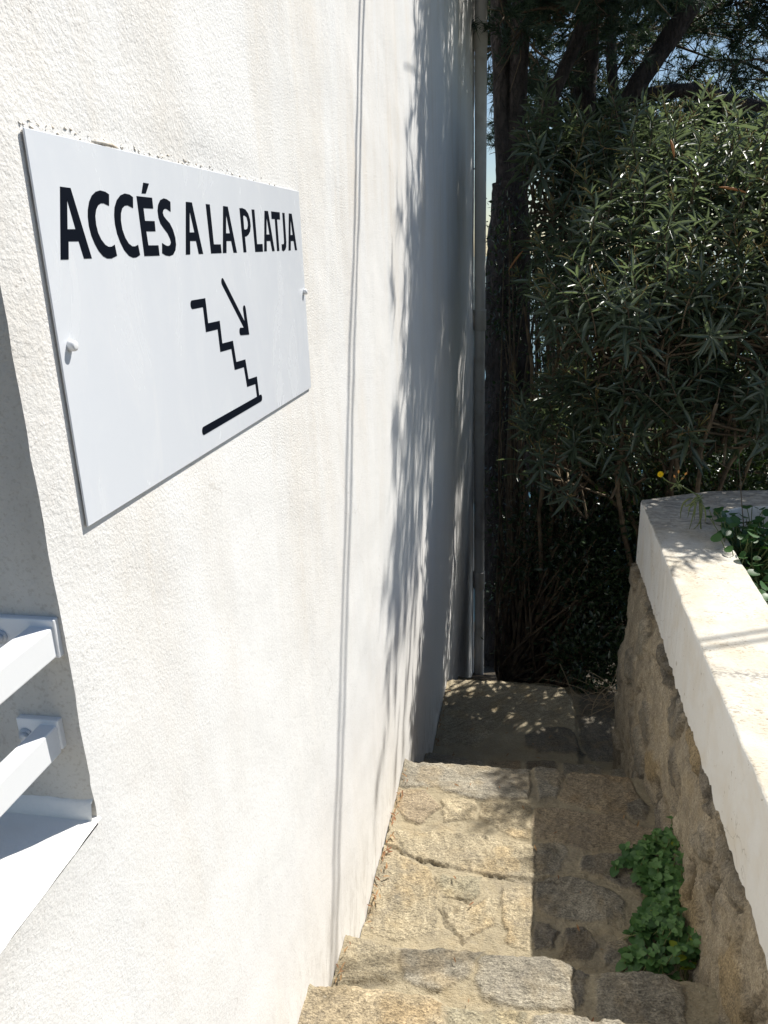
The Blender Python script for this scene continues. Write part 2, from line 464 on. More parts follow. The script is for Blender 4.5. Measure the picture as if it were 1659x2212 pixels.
def bark_mat():
    m, t, b = new_mat('pine_bark')
    p = geo(t)
    e = ramp(t, noise(t, mapping(t, p, (1, 1, 0.3)), 26, 5, 0.6, 0.8), [(0.36, 0.0), (0.56, 1.0)])
    n = noise(t, p, 30, 4, 0.65)
    c = mixc(t, e, (0.022, 0.018, 0.017), (0.070, 0.054, 0.049))
    c = mixc(t, ramp(t, n, [(0.35, 0.0), (0.7, 0.7)]), c, (0.085, 0.07, 0.062))
    t.links.new(c, b.inputs['Base Color'])
    b.inputs['Roughness'].default_value = 0.9
    n1 = bump(t, b, e, 0.9, 0.03)
    bump(t, b, n, 0.6, 0.01, n1)
    return m
M_BARK = bark_mat()

def soil_mat(name, c1, c2):
    m, t, b = new_mat(name)
    p = geo(t)
    f = ramp(t, noise(t, p, 7, 6, 0.7, 0.4), [(0.35, 0.0), (0.68, 1.0)])
    c = mixc(t, f, c1, c2)
    lit = ramp(t, noise(t, mapping(t, p, (1, 2.5, 1), (3, 3, 3)), 48, 3, 0.6, 0.8), [(0.58, 0.0), (0.66, 0.7)])
    c = mixc(t, lit, c, (0.22, 0.16, 0.10))
    t.links.new(c, b.inputs['Base Color']); b.inputs['Roughness'].default_value = 0.95
    bump(t, b, noise(t, p, 30, 5, 0.7), 0.9, 0.03)
    return m
M_SOIL = soil_mat('soil', (0.05, 0.037, 0.026), (0.10, 0.075, 0.05))
M_EARTH = soil_mat('hillside', (0.035, 0.028, 0.02), (0.07, 0.055, 0.035))

def sea_mat():
    m, t, b = new_mat('sea_water')
    p = geo(t)
    b.inputs['Base Color'].default_value = (0.02, 0.09, 0.13, 1)
    b.inputs['Roughness'].default_value = 0.12
    bump(t, b, noise(t, p, 0.6, 5, 0.65), 0.5, 0.3)
    return m
M_SEA = sea_mat()

# ------------------------------------------------------------------ ground, sea
def ground():
    xs = np.concatenate([np.linspace(-60, -4, 30), np.linspace(-3.5, 8, 70), np.linspace(9, 70, 30)])
    ys = np.concatenate([np.linspace(-30, -2, 16), np.linspace(-1.5, 16, 110), np.linspace(17, 75, 40)])
    X, Y = np.meshgrid(xs, ys, indexing='ij')
    Z = np.where(Y < 1, -2.06, np.where(Y < 4.5, -2.06 - (Y - 1) * 0.256, -2.956 - (Y - 4.5) * 0.40))
    Z = np.where(Y > 14, -6.756 - (Y - 14) * 0.62, Z)
    Z = Z + 0.10 * fbm(X * 1.1, Y * 1.1, 3, 5) * sstep(4.3, 5.2, Y) + 0.8 * fbm(X * .15, Y * .15, 9, 3) * sstep(9, 20, Y)
    V = np.stack([X, Y, Z], -1).reshape(-1, 3)
    struct(link('ground', np_mesh('ground', V, grid_faces(len(xs), len(ys)), True), M_EARTH))
    s = 4500.0
    V = np.array([[-s, -s, -38], [s, -s, -38], [s, s, -38], [-s, s, -38]])
    struct(link('sea', np_mesh('sea', V, np.array([[0, 1, 2, 3]])), M_SEA))
    # landing at the top of the stairs, where the photographer stands
    struct(link('path', box_mesh('path', 0.005, 1.0, -4.0, 0.92, -1.9, -1.495, 0.01), simple('path_stone', (0.30, 0.26, 0.2), 0.9, 0.2, (40, .6, .01), ((0.2, 0.18, 0.15), 6, .4, .7))))
ground()

# ------------------------------------------------------------------ house wall
YJ = 0.706
Y0, Y1, Z0, Z1 = 0.773, 1.7315, -0.286, 0.129
XS = 0.0042
def house():
    t = thing('house_wall', 'tall white stucco house wall with stained rough render beside the stone stairs', 'wall', (0, 3.5, -3))
    t.location = (0, 0, 0)
    def edge_x(z): return -0.004 + 0.0025 * fbm(z * 22, z * 0 + 1.5, 4, 3)
    # stair-side face, gently uneven, from the jamb to the far corner
    ys = np.concatenate([np.linspace(YJ, 3.2, 150), np.linspace(3.23, 6.86, 110)])
    zs = np.linspace(-4.6, 4.2, 330)
    Y, Z = np.meshgrid(ys, zs, indexing='ij')
    D = 0.006 * fbm(Y * 1.7, Z * 1.3, 5, 3) + 0.0022 * fbm(Y * 9, Z * 9, 8, 3)
    D[:, :] *= 1.0
    ms = sstep(-.06, 0, Y - Y0) * sstep(-.06, 0, Y1 - Y) * sstep(-.05, 0, Z - Z0) * sstep(-.05, 0, Z1 - Z)
    D = D * (1 - ms) - 0.0006 * ms
    D[0] = edge_x(zs)
    Y[0] += 0.0025 * fbm(zs * 30, zs * 0 + 2.5, 14, 3)
    D[1] = D[1] * .6 + D[0] * .4
    V = np.stack([D, Y, Z], -1).reshape(-1, 3)
    F = grid_faces(len(ys), len(zs))
    link('render_face', np_mesh('render_face', V, F, True), M_WALL, t)
    # body of the house behind the face
    b = Acc()
    x0, x1, y0, y1, z0, z1 = -3.0, -0.006, YJ + 0.004, 6.858, -4.6, 4.2
    bv = [(x, y, z) for x in (x0, x1) for y in (y0, y1) for z in (z0, z1)]
    b.add(bv, np.array([(0, 1, 3, 2), (2, 3, 7, 6), (1, 5, 7, 3), (0, 2, 6, 4)]))
    link('house_body', b.mesh('house_body'), M_WALL, t)
    # jamb: the end of the wall, rough and dirty
    xs = np.concatenate([np.linspace(-3.0, -.4, 40), np.linspace(-.39, 0, 120)]); zj = np.linspace(-0.66, 4.2, 400)
    X, Zz = np.meshgrid(xs, zj, indexing='ij')
    Yd = YJ + 0.004 * (1 - np.exp(X / .03)) * fbm(X * 9, Zz * 9, 3, 4) + 0.0025 * fbm(zj * 30, zj * 0 + 2.5, 14, 3)[None] * np.exp(X / .02)
    X = X + edge_x(zj)[None] * np.exp(X / .05)
    V = np.stack([X, Yd, Zz], -1).reshape(-1, 3)
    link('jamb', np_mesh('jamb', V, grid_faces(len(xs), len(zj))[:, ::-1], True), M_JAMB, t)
    # low balcony wall that carries on towards the viewer, flush with the face
    ys = np.linspace(-2.5, YJ, 160); zs = np.linspace(-4.0, -0.6385, 150)
    Y, Z = np.meshgrid(ys, zs, indexing='ij')
    D = 0.006 * fbm(Y * 1.7, Z * 1.3, 5, 3) + 0.0022 * fbm(Y * 9, Z * 9, 8, 3)
    D = D * (1 - np.exp((Z + .6385) / .05)) + .0006 * np.exp((Z + .6385) / .05)
    V = np.stack([D, Y, Z], -1).reshape(-1, 3)
    link('balcony_wall_face', np_mesh('balcony_wall_face', V, grid_faces(len(ys), len(zs)), True), M_WALL, t)
    # its painted top
    xs = np.linspace(-0.30, 0.0005, 70); ys = np.linspace(-2.5, YJ + 0.003, 170)
    X, Y = np.meshgrid(xs, ys, indexing='ij')
    Zt = -0.634 + 0.0022 * fbm(X * 14, Y * 14, 12, 4) + 0.003 * fbm(X * 2, Y * 2, 15, 2)
    Zt -= 0.0045 * np.exp((X - 0.0005) / 0.0035) * (1 + 0.5 * fbm(Y * 20, Y * 0, 6, 3))
    V = np.stack([X, Y, Zt], -1).reshape(-1, 3)
    link('ledge', np_mesh('ledge', V, grid_faces(len(xs), len(ys)), True), M_LEDGE, t)
    xs = np.linspace(-0.30, -0.005, 90)                  # trowelled strip where the ledge meets the jamb
    prof = [(0.0, -.640), (-.010, -.640), (-.0075, -.626), (-.0045, -.613), (-.0005, -.609), (.003, -.608)]
    V = np.array([[(x, YJ + a + .0012 * vnoise(np.array([x * 40]), np.array([q * 3.]), 4)[0], z + (.004 * fbm(np.array([x * 25]), np.array([1.]), 8, 3)[0] if q > 2 else 0)) for q, (a, z) in enumerate(prof)] for x in xs]).reshape(-1, 3)
    link('mortar_strip', np_mesh('mortar_strip', V, grid_faces(len(xs), len(prof)), True), M_LEDGE, t)
    b = Acc()
    b.add([(-0.30, -2.5, -0.66), (-0.30, YJ, -0.66), (-0.30, YJ, -4), (-0.30, -2.5, -4)], np.array([(0, 1, 2, 3)]))
    link('balcony_wall_back', b.mesh('balcony_wall_back'), M_WALL, t)
    return t
house()

# ------------------------------------------------------------------ railing bars on the jamb
def railing():
    t = thing('railing', 'white square tube balcony railing bolted to the rough wall end', 'railing', (-0.05, 0.3, -0.63))
    off = -Vector(t.location)
    for z0, z1, xl, xr, px0, pz0, pz1, bx, bz in ((-0.413, -0.377, -0.040, -0.011, -0.096, -0.415, -0.368, -0.0764, -0.3914),
                                                  (-0.540, -0.503, -0.051, -0.029, -0.080, -0.535, -0.4965, -0.0700, -0.5180)):
        b = link('bar', box_mesh('bar', xl, xr, -1.9, YJ - 0.006, z0, z1, 0.002), M_METAL, t)
        b.location = off
        p = link('bracket', box_mesh('bracket', px0, xr + 0.003, YJ - 0.008, YJ + 0.002, pz0, pz1, 0.0018), M_METAL, b)
        a = Acc()
        cx, cz = bx, bz
        for r, y0, y1 in ((0.0085, YJ - 0.008, YJ - 0.0102), (0.0055, YJ - 0.010, YJ - 0.0145)):
            tube(a, [(cx, y0, cz), (cx, y1, cz)], r, 18 if r > .006 else 6)
        link('bolt', a.mesh('bolt'), M_BOLT, b)
railing()

# ------------------------------------------------------------------ sign
def poly_mesh(name, loops, x0, x1):
    """filled 2-D outlines (y,z loops, holes allowed) -> plate between x0 and x1"""
    cu = bpy.data.curves.new(name, 'CURVE'); cu.dimensions = '2D'; cu.fill_mode = 'BOTH'
    for L in loops:
        s = cu.splines.new('POLY'); s.points.add(len(L) - 1)
        for p, q in zip(s.points, L): p.co = (q[0], q[1], 0, 1)
        s.use_cyclic_u = True
    cu.extrude = (x1 - x0) / 2
    o = bpy.data.objects.new(name, cu)
    COL.objects.link(o)
    dg = bpy.context.evaluated_depsgraph_get()
    me = bpy.data.meshes.new_from_object(o.evaluated_get(dg))
    bpy.data.objects.remove(o); bpy.data.curves.remove(cu)
    me.name = name
    n = len(me.vertices); co = np.zeros(n * 3); me.vertices.foreach_get('co', co); co = co.reshape(-1, 3)
    V = np.stack([co[:, 2] + (x0 + x1) / 2, co[:, 0], co[:, 1]], 1)
    me.vertices.foreach_set('co', V.ravel()); me.update()
    return me

# outlines of the letters, (y, z) on the sign
LETTERS = [[[(0.8212, 0.0782), (0.8411, 0.0781), (0.8641, 0.0054), (0.8476, 0.0054), (0.8419, 0.0237), (0.8214, 0.0235), (0.8163, 0.0049), (0.8011, 0.005)], [(0.831, 0.0662), (0.823, 0.0358), (0.8392, 0.0362)]], [[(0.9228, 0.0764), (0.9149, 0.0788), (0.9034, 0.0796), (0.8931, 0.0775), (0.8831, 0.0727), (0.8758, 0.066), (0.8706, 0.0574), (0.8684, 0.0498), (0.8679, 0.0405), (0.8701, 0.0304), (0.8752, 0.021), (0.8817, 0.0132), (0.8899, 0.0075), (0.8983, 0.0049), (0.9085, 0.0047), (0.9223, 0.0076), (0.9205, 0.0203), (0.9123, 0.018), (0.9049, 0.018), (0.8981, 0.0202), (0.8907, 0.0259), (0.8857, 0.0332), (0.8838, 0.0418), (0.8847, 0.0512), (0.8885, 0.0582), (0.8943, 0.0631), (0.9012, 0.0656), (0.9076, 0.0659), (0.9193, 0.0636)]], [[(0.9819, 0.0766), (0.9738, 0.0792), (0.9618, 0.0797), (0.9502, 0.0769), (0.9398, 0.071), (0.9322, 0.0626), (0.9287, 0.0536), (0.9278, 0.0438), (0.9299, 0.033), (0.9349, 0.0231), (0.9422, 0.0139), (0.9524, 0.0073), (0.9621, 0.005), (0.9706, 0.0052), (0.9816, 0.0079), (0.9798, 0.0204), (0.9722, 0.0185), (0.9638, 0.0185), (0.9555, 0.0218), (0.9484, 0.0287), (0.944, 0.0378), (0.9433, 0.0478), (0.9456, 0.056), (0.9505, 0.0621), (0.9578, 0.0656), (0.9651, 0.0664), (0.9787, 0.0637)]], [[(0.9919, 0.0785), (1.0349, 0.0788), (1.0346, 0.0655), (1.0068, 0.065), (1.0069, 0.0496), (1.0343, 0.0501), (1.0335, 0.0373), (1.0067, 0.0369), (1.0079, 0.0197), (1.0371, 0.0198), (1.037, 0.0067), (0.9933, 0.0066)], [(1.0148, 0.0957), (1.0308, 0.0957), (1.0185, 0.0829), (1.0067, 0.0825)]], [[(1.0896, 0.0765), (1.0796, 0.0792), (1.07, 0.08), (1.0583, 0.0771), (1.0506, 0.0708), (1.047, 0.0637), (1.0473, 0.0548), (1.0512, 0.0474), (1.0603, 0.0411), (1.0698, 0.0351), (1.0755, 0.0285), (1.0772, 0.0238), (1.0732, 0.0202), (1.0665, 0.0188), (1.0594, 0.0198), (1.0492, 0.0228), (1.0458, 0.0099), (1.0557, 0.0068), (1.0679, 0.0058), (1.0799, 0.0076), (1.0885, 0.0133), (1.0926, 0.0207), (1.0926, 0.0302), (1.0878, 0.0406), (1.0798, 0.0487), (1.0699, 0.0535), (1.0637, 0.0573), (1.0618, 0.0613), (1.0645, 0.0649), (1.07, 0.067), (1.0761, 0.0666), (1.087, 0.0636)]], [[(1.1418, 0.0792), (1.1629, 0.0794), (1.1856, 0.0078), (1.169, 0.0077), (1.1637, 0.0261), (1.142, 0.026), (1.1375, 0.0074), (1.1221, 0.0072)], [(1.1519, 0.0671), (1.1439, 0.0378), (1.1611, 0.0381)]], [[(1.2149, 0.0797), (1.2307, 0.0798), (1.2317, 0.0216), (1.2604, 0.0217), (1.2609, 0.0085), (1.217, 0.0081)]], [[(1.2863, 0.0801), (1.3066, 0.0801), (1.3302, 0.0086), (1.3144, 0.0087), (1.3083, 0.0271), (1.2871, 0.027), (1.2822, 0.0085), (1.2664, 0.0084)], [(1.2963, 0.068), (1.2882, 0.0388), (1.3057, 0.0391)]], [[(1.3612, 0.0801), (1.3746, 0.0809), (1.39, 0.0791), (1.4025, 0.0731), (1.4095, 0.0635), (1.4104, 0.053), (1.4051, 0.0437), (1.3954, 0.0382), (1.3845, 0.0352), (1.3763, 0.0347), (1.3772, 0.0091), (1.3628, 0.0089)], [(1.3761, 0.0687), (1.3834, 0.0692), (1.3927, 0.0667), (1.3969, 0.0592), (1.3965, 0.0534), (1.3919, 0.048), (1.3833, 0.0462), (1.3755, 0.0466)]], [[(1.4222, 0.0807), (1.437, 0.0809), (1.437, 0.0226), (1.4673, 0.023), (1.4665, 0.0095), (1.4236, 0.0093)]], [[(1.4932, 0.0813), (1.5141, 0.0815), (1.5365, 0.0102), (1.5213, 0.0101), (1.5139, 0.0285), (1.4925, 0.0283), (1.4888, 0.0101), (1.4735, 0.0099)], [(1.5029, 0.0706), (1.4946, 0.0399), (1.5121, 0.0401)]], [[(1.5327, 0.0818), (1.586, 0.0821), (1.5852, 0.0688), (1.5658, 0.0686), (1.5664, 0.0105), (1.5516, 0.0102), (1.5518, 0.0686), (1.5322, 0.0684)]], [[(1.6031, 0.082), (1.618, 0.0822), (1.6165, 0.0269), (1.6139, 0.0185), (1.6064, 0.0124), (1.5933, 0.0094), (1.5834, 0.0117), (1.5841, 0.023), (1.594, 0.0227), (1.5996, 0.0238), (1.6018, 0.0283)]], [[(1.6473, 0.0824), (1.6681, 0.0825), (1.6893, 0.0114), (1.6746, 0.0113), (1.6681, 0.0295), (1.6481, 0.0294), (1.6436, 0.0111), (1.6279, 0.0108)], [(1.6575, 0.0719), (1.6493, 0.041), (1.6641, 0.0412)]]]

def mitre_stroke(P, hw):
    """polyline of straight segments -> one outline with mitred corners and round ends"""
    P = [np.array(p, float) for p in P]
    n = len(P)
    d = [(P[i + 1] - P[i]) / np.linalg.norm(P[i + 1] - P[i]) for i in range(n - 1)]
    nn = [np.array((-q[1], q[0])) for q in d]
    L = []; R = []
    for i in range(n):
        if i == 0: m = nn[0] * hw
        elif i == n - 1: m = nn[-1] * hw
        else:
            b = nn[i - 1] + nn[i]; b /= np.linalg.norm(b)
            m = b * hw / max(0.35, b @ nn[i])
        L.append(P[i] + m); R.append(P[i] - m)
    out = [tuple(q) for q in L]
    a = math.atan2(nn[-1][1], nn[-1][0])
    out += [(P[-1][0] + hw * math.cos(a - k), P[-1][1] + hw * math.sin(a - k)) for k in np.linspace(0.2, math.pi - 0.2, 9)]
    out += [tuple(q) for q in R[::-1]]
    a = math.atan2(-nn[0][1], -nn[0][0])
    out += [(P[0][0] + hw * math.cos(a - k), P[0][1] + hw * math.sin(a - k)) for k in np.linspace(0.2, math.pi - 0.2, 9)]
    return out

def sign():
    t = thing('wall_sign', 'white rectangular sign reading ACCÉS A LA PLATJA with a black descending stairs symbol', 'sign', (0, (Y0 + Y1) / 2, Z0))
    off = -Vector(t.location)
    bm_ = box_mesh('panel', XS - 0.0022, XS, Y0, Y1, Z0, Z1, 0.0006, 1)
    o = link('panel', bm_, M_SIGN, t); o.location = off
    # worn backing layer whose edge shows along the left side
    ys = [Y0 + 0.0015, Y1 - 0.002]
    o = link('backing', box_mesh('backing', 0.0002, XS - 0.0021, ys[0], ys[1], Z0 + 0.001, Z1 - 0.002, 0.0), M_SIGNEDGE, t); o.location = off
    me = [poly_mesh('lettering', L, XS - 0.0006, XS + 0.0004) for L in LETTERS]
    bm = bmesh.new()
    for q in me: bm.from_mesh(q)
    m0 = bpy.data.meshes.new('lettering'); bm.to_mesh(m0); bm.free()
    o = link('lettering', m0, M_INK, t); o.location = off
    hw = 0.0062
    A = [(1.1257, -.0630), (1.1700, -.0628), (1.1716, -.1003), (1.2190, -.1006), (1.2210, -.1366), (1.2690, -.1374), (1.2755, -.1735), (1.3196, -.1750), (1.3270, -.2108), (1.3705, -.2126), (1.3745, -.2470)]
    loops = [mitre_stroke(A, hw)]
    o = link('stairs_symbol', poly_mesh('stairs_symbol', loops, XS - 0.0006, XS + 0.0004), M_INK, t); o.location = off
    o2 = link('floor_line', poly_mesh('floor_line', [mitre_stroke([(1.1180, -.2505), (1.3880, -.2482)], hw)], XS - 0.0006, XS + 0.0006), M_INK, t); o2.location = off
    o3 = link('arrow', poly_mesh('arrow', [mitre_stroke([(1.2538, -.0357), (1.3460, -.1205)], hw * .95)], XS - 0.0006, XS + 0.0004), M_INK, t); o3.location = off
    o4 = link('arrow_head', poly_mesh('arrow_head', [mitre_stroke([(1.3420, -.0845), (1.3475, -.1225), (1.3150, -.1200)], hw)], XS - 0.0006, XS + 0.0006), M_INK, o3)
    for (cy, cz) in ((0.7925, -0.0843), (1.7189, -0.075)):
        a = Acc()
        tube(a, [(XS - .001, cy, cz), (XS + .0055, cy, cz), (XS + .0075, cy, cz), (XS + .0083, cy, cz)], [.0060, .0060, .0052, .003], 28)
        o = link('screw_cap', a.mesh('screw_cap', False), M_CAP, t); o.location = off
sign()

def crumbs():
    """broken mortar flakes along the top edge of the sign, stuck to the wall"""
    a = Acc()
    r = np.random.RandomState(3)
    for i in range(95):
        y = Y0 + (Y1 - Y0) * r.beta(0.8, 2.0)
        z = Z1 + 0.0006 + abs(r.normal(0, 0.0042))
        s = r.uniform(0.001, 0.0030)
        n = 6
        V = r.normal(0, 1, (n, 3)); V /= np.linalg.norm(V, axis=1)[:, None]
        V = V * s * np.array([0.5, 1.6, .7]) + np.array([0.0, y, z])
        bm = bmesh.new(); vs = [bm.verts.new(v) for v in V]
        h = bmesh.ops.convex_hull(bm, input=vs)
        bm.verts.index_update()
        a.add([v.co[:] for v in bm.verts], np.array([[v.index for v in f.verts] for f in bm.faces]))
        bm.free()
    tube(a, [(0.0015, 0.905, 0.1315), (0.003, 0.925, 0.1322), (0.003, 0.945, 0.1322), (0.0015, 0.965, 0.1312)], [.001, .0026, .0022, .001], 6)
    o = link('mortar_flakes', a.mesh('mortar_flakes'), simple('mortar', (0.76, 0.72, 0.65), .9, .2, (90, .5, .004), ((.42, .34, .25), 40, .45, .65)))
    o['kind'] = 'stuff'; tag(o, 'crumbly cream mortar flakes along the top edge of the white sign', 'mortar')
crumbs()

# ------------------------------------------------------------------ downpipe
def downpipe():
    t = thing('downpipe', 'tall grey painted round downpipe at the far corner of the white wall', 'pipe', (0.056, 6.74, -4.3))
    off = -Vector(t.location)
    cx, cy = 0.056, 6.74
    a = Acc()
    zs = np.linspace(-4.4, 4.3, 60)
    tube(a, [(cx + .0025 * math.sin(z * 1.3), cy, z) for z in zs], .046, 28)
    o = link('pipe', a.mesh('pipe', True), M_PIPE, t); o.location = off
    for z in (1.52, -0.56, -2.90):
        a = Acc()
        h = .085
        tube(a, [(cx, cy, z - h), (cx, cy, z - h + .004), (cx, cy, z + h - .012), (cx, cy, z + h - .004), (cx, cy, z + h)], [.048, .0525, .0525, .0545, .050], 28)
        o = link('collar', a.mesh('collar', True), M_PIPE, t); o.location = off
    for z in (0.6, -1.7):
        a = Acc(); tube(a, [(0.0, cy + .004, z), (cx, cy + .004, z)], .006, 8)
        o = link('clip', a.mesh('clip'), M_BOLT, t); o.location = off
downpipe()

# ------------------------------------------------------------------ stone stairs
POLY = {'C': [[(-0.021, 2.848), (0.148, 2.855), (0.526, 2.857), (0.523, 2.658), (0.321, 2.63), (0.169, 2.673), (0.002, 2.651)], [(-0.006, 2.642), (0.115, 2.652), (0.181, 2.562), (0.104, 2.465), (0.055, 2.465), (-0.002, 2.565)], [(0.18, 2.611), (0.311, 2.636), (0.328, 2.516), (0.205, 2.473), (0.183, 2.549)], [(0.33, 2.622), (0.527, 2.645), (0.533, 2.42), (0.418, 2.459), (0.346, 2.519)], [(0.016, 2.402), (0.213, 2.436), (0.368, 2.439), (0.533, 2.408), (0.609, 2.271), (0.601, 2.249), (0.46, 2.234), (0.364, 2.236), (0.217, 2.253), (0.096, 2.287), (0.009, 2.346)], [(0.002, 2.333), (0.097, 2.276), (0.177, 2.242), (0.221, 2.141), (0.24, 2.044), (0.243, 1.96), (0.115, 1.919), (-0.0, 1.933), (-0.005, 2.15)], [(0.225, 2.216), (0.373, 2.226), (0.368, 2.173), (0.333, 2.117), (0.256, 2.115), (0.218, 2.172)], [(0.251, 2.085), (0.335, 2.097), (0.431, 2.161), (0.415, 2.013), (0.325, 1.937), (0.256, 2.037)], [(0.431, 2.172), (0.534, 2.202), (0.54, 1.934), (0.454, 1.956), (0.442, 2.074)], [(0.54, 2.883), (0.63, 2.871), (0.676, 2.831), (0.635, 2.68), (0.563, 2.656), (0.545, 2.784)], [(0.686, 2.863), (0.835, 2.868), (0.935, 2.866), (0.969, 2.699), (0.864, 2.591), (0.738, 2.626), (0.639, 2.681)], [(0.899, 2.689), (0.955, 2.724), (0.989, 2.688), (0.974, 2.606), (0.931, 2.594), (0.893, 2.634)], [(0.536, 2.612), (0.737, 2.613), (0.881, 2.593), (0.991, 2.546), (0.973, 2.47), (0.912, 2.427), (0.717, 2.399), (0.546, 2.434)], [(0.716, 2.376), (0.781, 2.396), (0.943, 2.419), (0.919, 2.233), (0.844, 2.232), (0.787, 2.265), (0.704, 2.296)], [(0.546, 2.422), (0.645, 2.424), (0.675, 2.358), (0.601, 2.249), (0.542, 2.262)], [(0.609, 2.25), (0.687, 2.272), (0.799, 2.225), (0.839, 2.181), (0.832, 2.112), (0.707, 2.075), (0.612, 2.071), (0.542, 2.118), (0.542, 2.23)], [(0.546, 2.051), (0.597, 2.05), (0.636, 2.019), (0.61, 1.962), (0.547, 1.935)], [(0.648, 2.039), (0.706, 2.057), (0.738, 1.999), (0.719, 1.928), (0.63, 1.931)], [(0.766, 2.003), (0.839, 2.04), (0.918, 2.008), (0.909, 1.94), (0.759, 1.917)]], 'B': [[(0.007, 1.743), (0.091, 1.735), (0.157, 1.725), (0.174, 1.602), (0.006, 1.577)], [(0.161, 1.721), (0.253, 1.727), (0.389, 1.74), (0.38, 1.677), (0.33, 1.605), (0.295, 1.585), (0.18, 1.603)], [(0.39, 1.717), (0.447, 1.744), (0.536, 1.75), (0.612, 1.75), (0.651, 1.718), (0.648, 1.585), (0.477, 1.579), (0.405, 1.582), (0.389, 1.642)], [(0.654, 1.715), (0.697, 1.725), (0.686, 1.638), (0.666, 1.595), (0.648, 1.585)], [(0.716, 1.728), (0.821, 1.751), (0.88, 1.746), (0.93, 1.717), (0.926, 1.593), (0.709, 1.56)]], 'A': [[(0.007, 1.409), (0.136, 1.425), (0.288, 1.423), (0.333, 1.399), (0.331, 1.343), (-0.005, 1.27)], [(0.339, 1.393), (0.426, 1.413), (0.528, 1.405), (0.523, 1.352), (0.338, 1.323)], [(0.538, 1.403), (0.638, 1.421), (0.735, 1.419), (0.736, 1.374), (0.538, 1.343)]], 'D': [[(0.013, 4.496), (0.159, 4.533), (0.346, 4.527), (0.617, 4.503), (0.75, 4.492), (0.773, 4.368), (0.797, 4.088), (0.666, 4.071), (0.489, 4.08), (0.366, 4.032), (0.256, 3.805), (0.042, 3.792), (0.026, 4.103)], [(0.492, 3.94), (0.613, 4.04), (0.735, 4.064), (0.801, 3.995), (0.837, 3.882), (0.776, 3.809), (0.569, 3.782), (0.51, 3.839)], [(0.806, 4.286), (1.013, 4.295), (1.023, 4.117), (0.99, 3.845), (0.859, 3.827), (0.818, 3.998)]]}
TAN = (0.37, 0.315, 0.215); GREY = (0.30, 0.27, 0.21); BROWN = (0.31, 0.25, 0.17); PALE = (0.43, 0.36, 0.24); DARK = (0.185, 0.165, 0.13); GREEN = (0.31, 0.275, 0.19); OCHRE = (0.37, 0.30, 0.195)
MORTAR = (0.365, 0.31, 0.21)
PCOL = {'C': [GREY, BROWN, PALE, PALE, TAN, TAN, GREEN, TAN, PALE, GREY, BROWN, DARK, BROWN, DARK, GREY, GREY, DARK, DARK, GREY],
        'B': [TAN, GREY, GREY, DARK, GREY], 'A': [OCHRE, GREEN, GREY], 'D': [TAN, DARK, DARK]}

def poly_sd(px, py, poly):
    P = np.array(poly); d = np.full(px.shape, 1e9); inside = np.zeros(px.shape, bool)
    n = len(P)
    for i in range(n):
        a = P[i]; b = P[(i + 1) % n]
        e = b - a; wx = px - a[0]; wy = py - a[1]
        tt = np.clip((wx * e[0] + wy * e[1]) / (e @ e), 0, 1)
        d = np.minimum(d, np.hypot(wx - e[0] * tt, wy - e[1] * tt))
        c = ((a[1] <= py) != (b[1] <= py)) & (px < (b[0] - a[0]) * (py - a[1]) / (b[1] - a[1] + 1e-12) + a[0])
        inside ^= c
    return np.where(inside, d, -d)

CRACKS = {'C': [[(0.05, 2.345), (0.10, 2.29), (0.21, 2.25), (0.245, 2.243)], [(0.37, 2.238), (0.47, 2.222), (0.56, 2.226), (0.65, 2.232)],
                [(0.205, 2.20), (0.215, 2.15), (0.235, 2.115), (0.30, 2.112), (0.345, 2.105)], [(0.232, 2.06), (0.285, 1.985), (0.325, 1.93)], [(0.36, 2.44), (0.375, 2.405)]]}

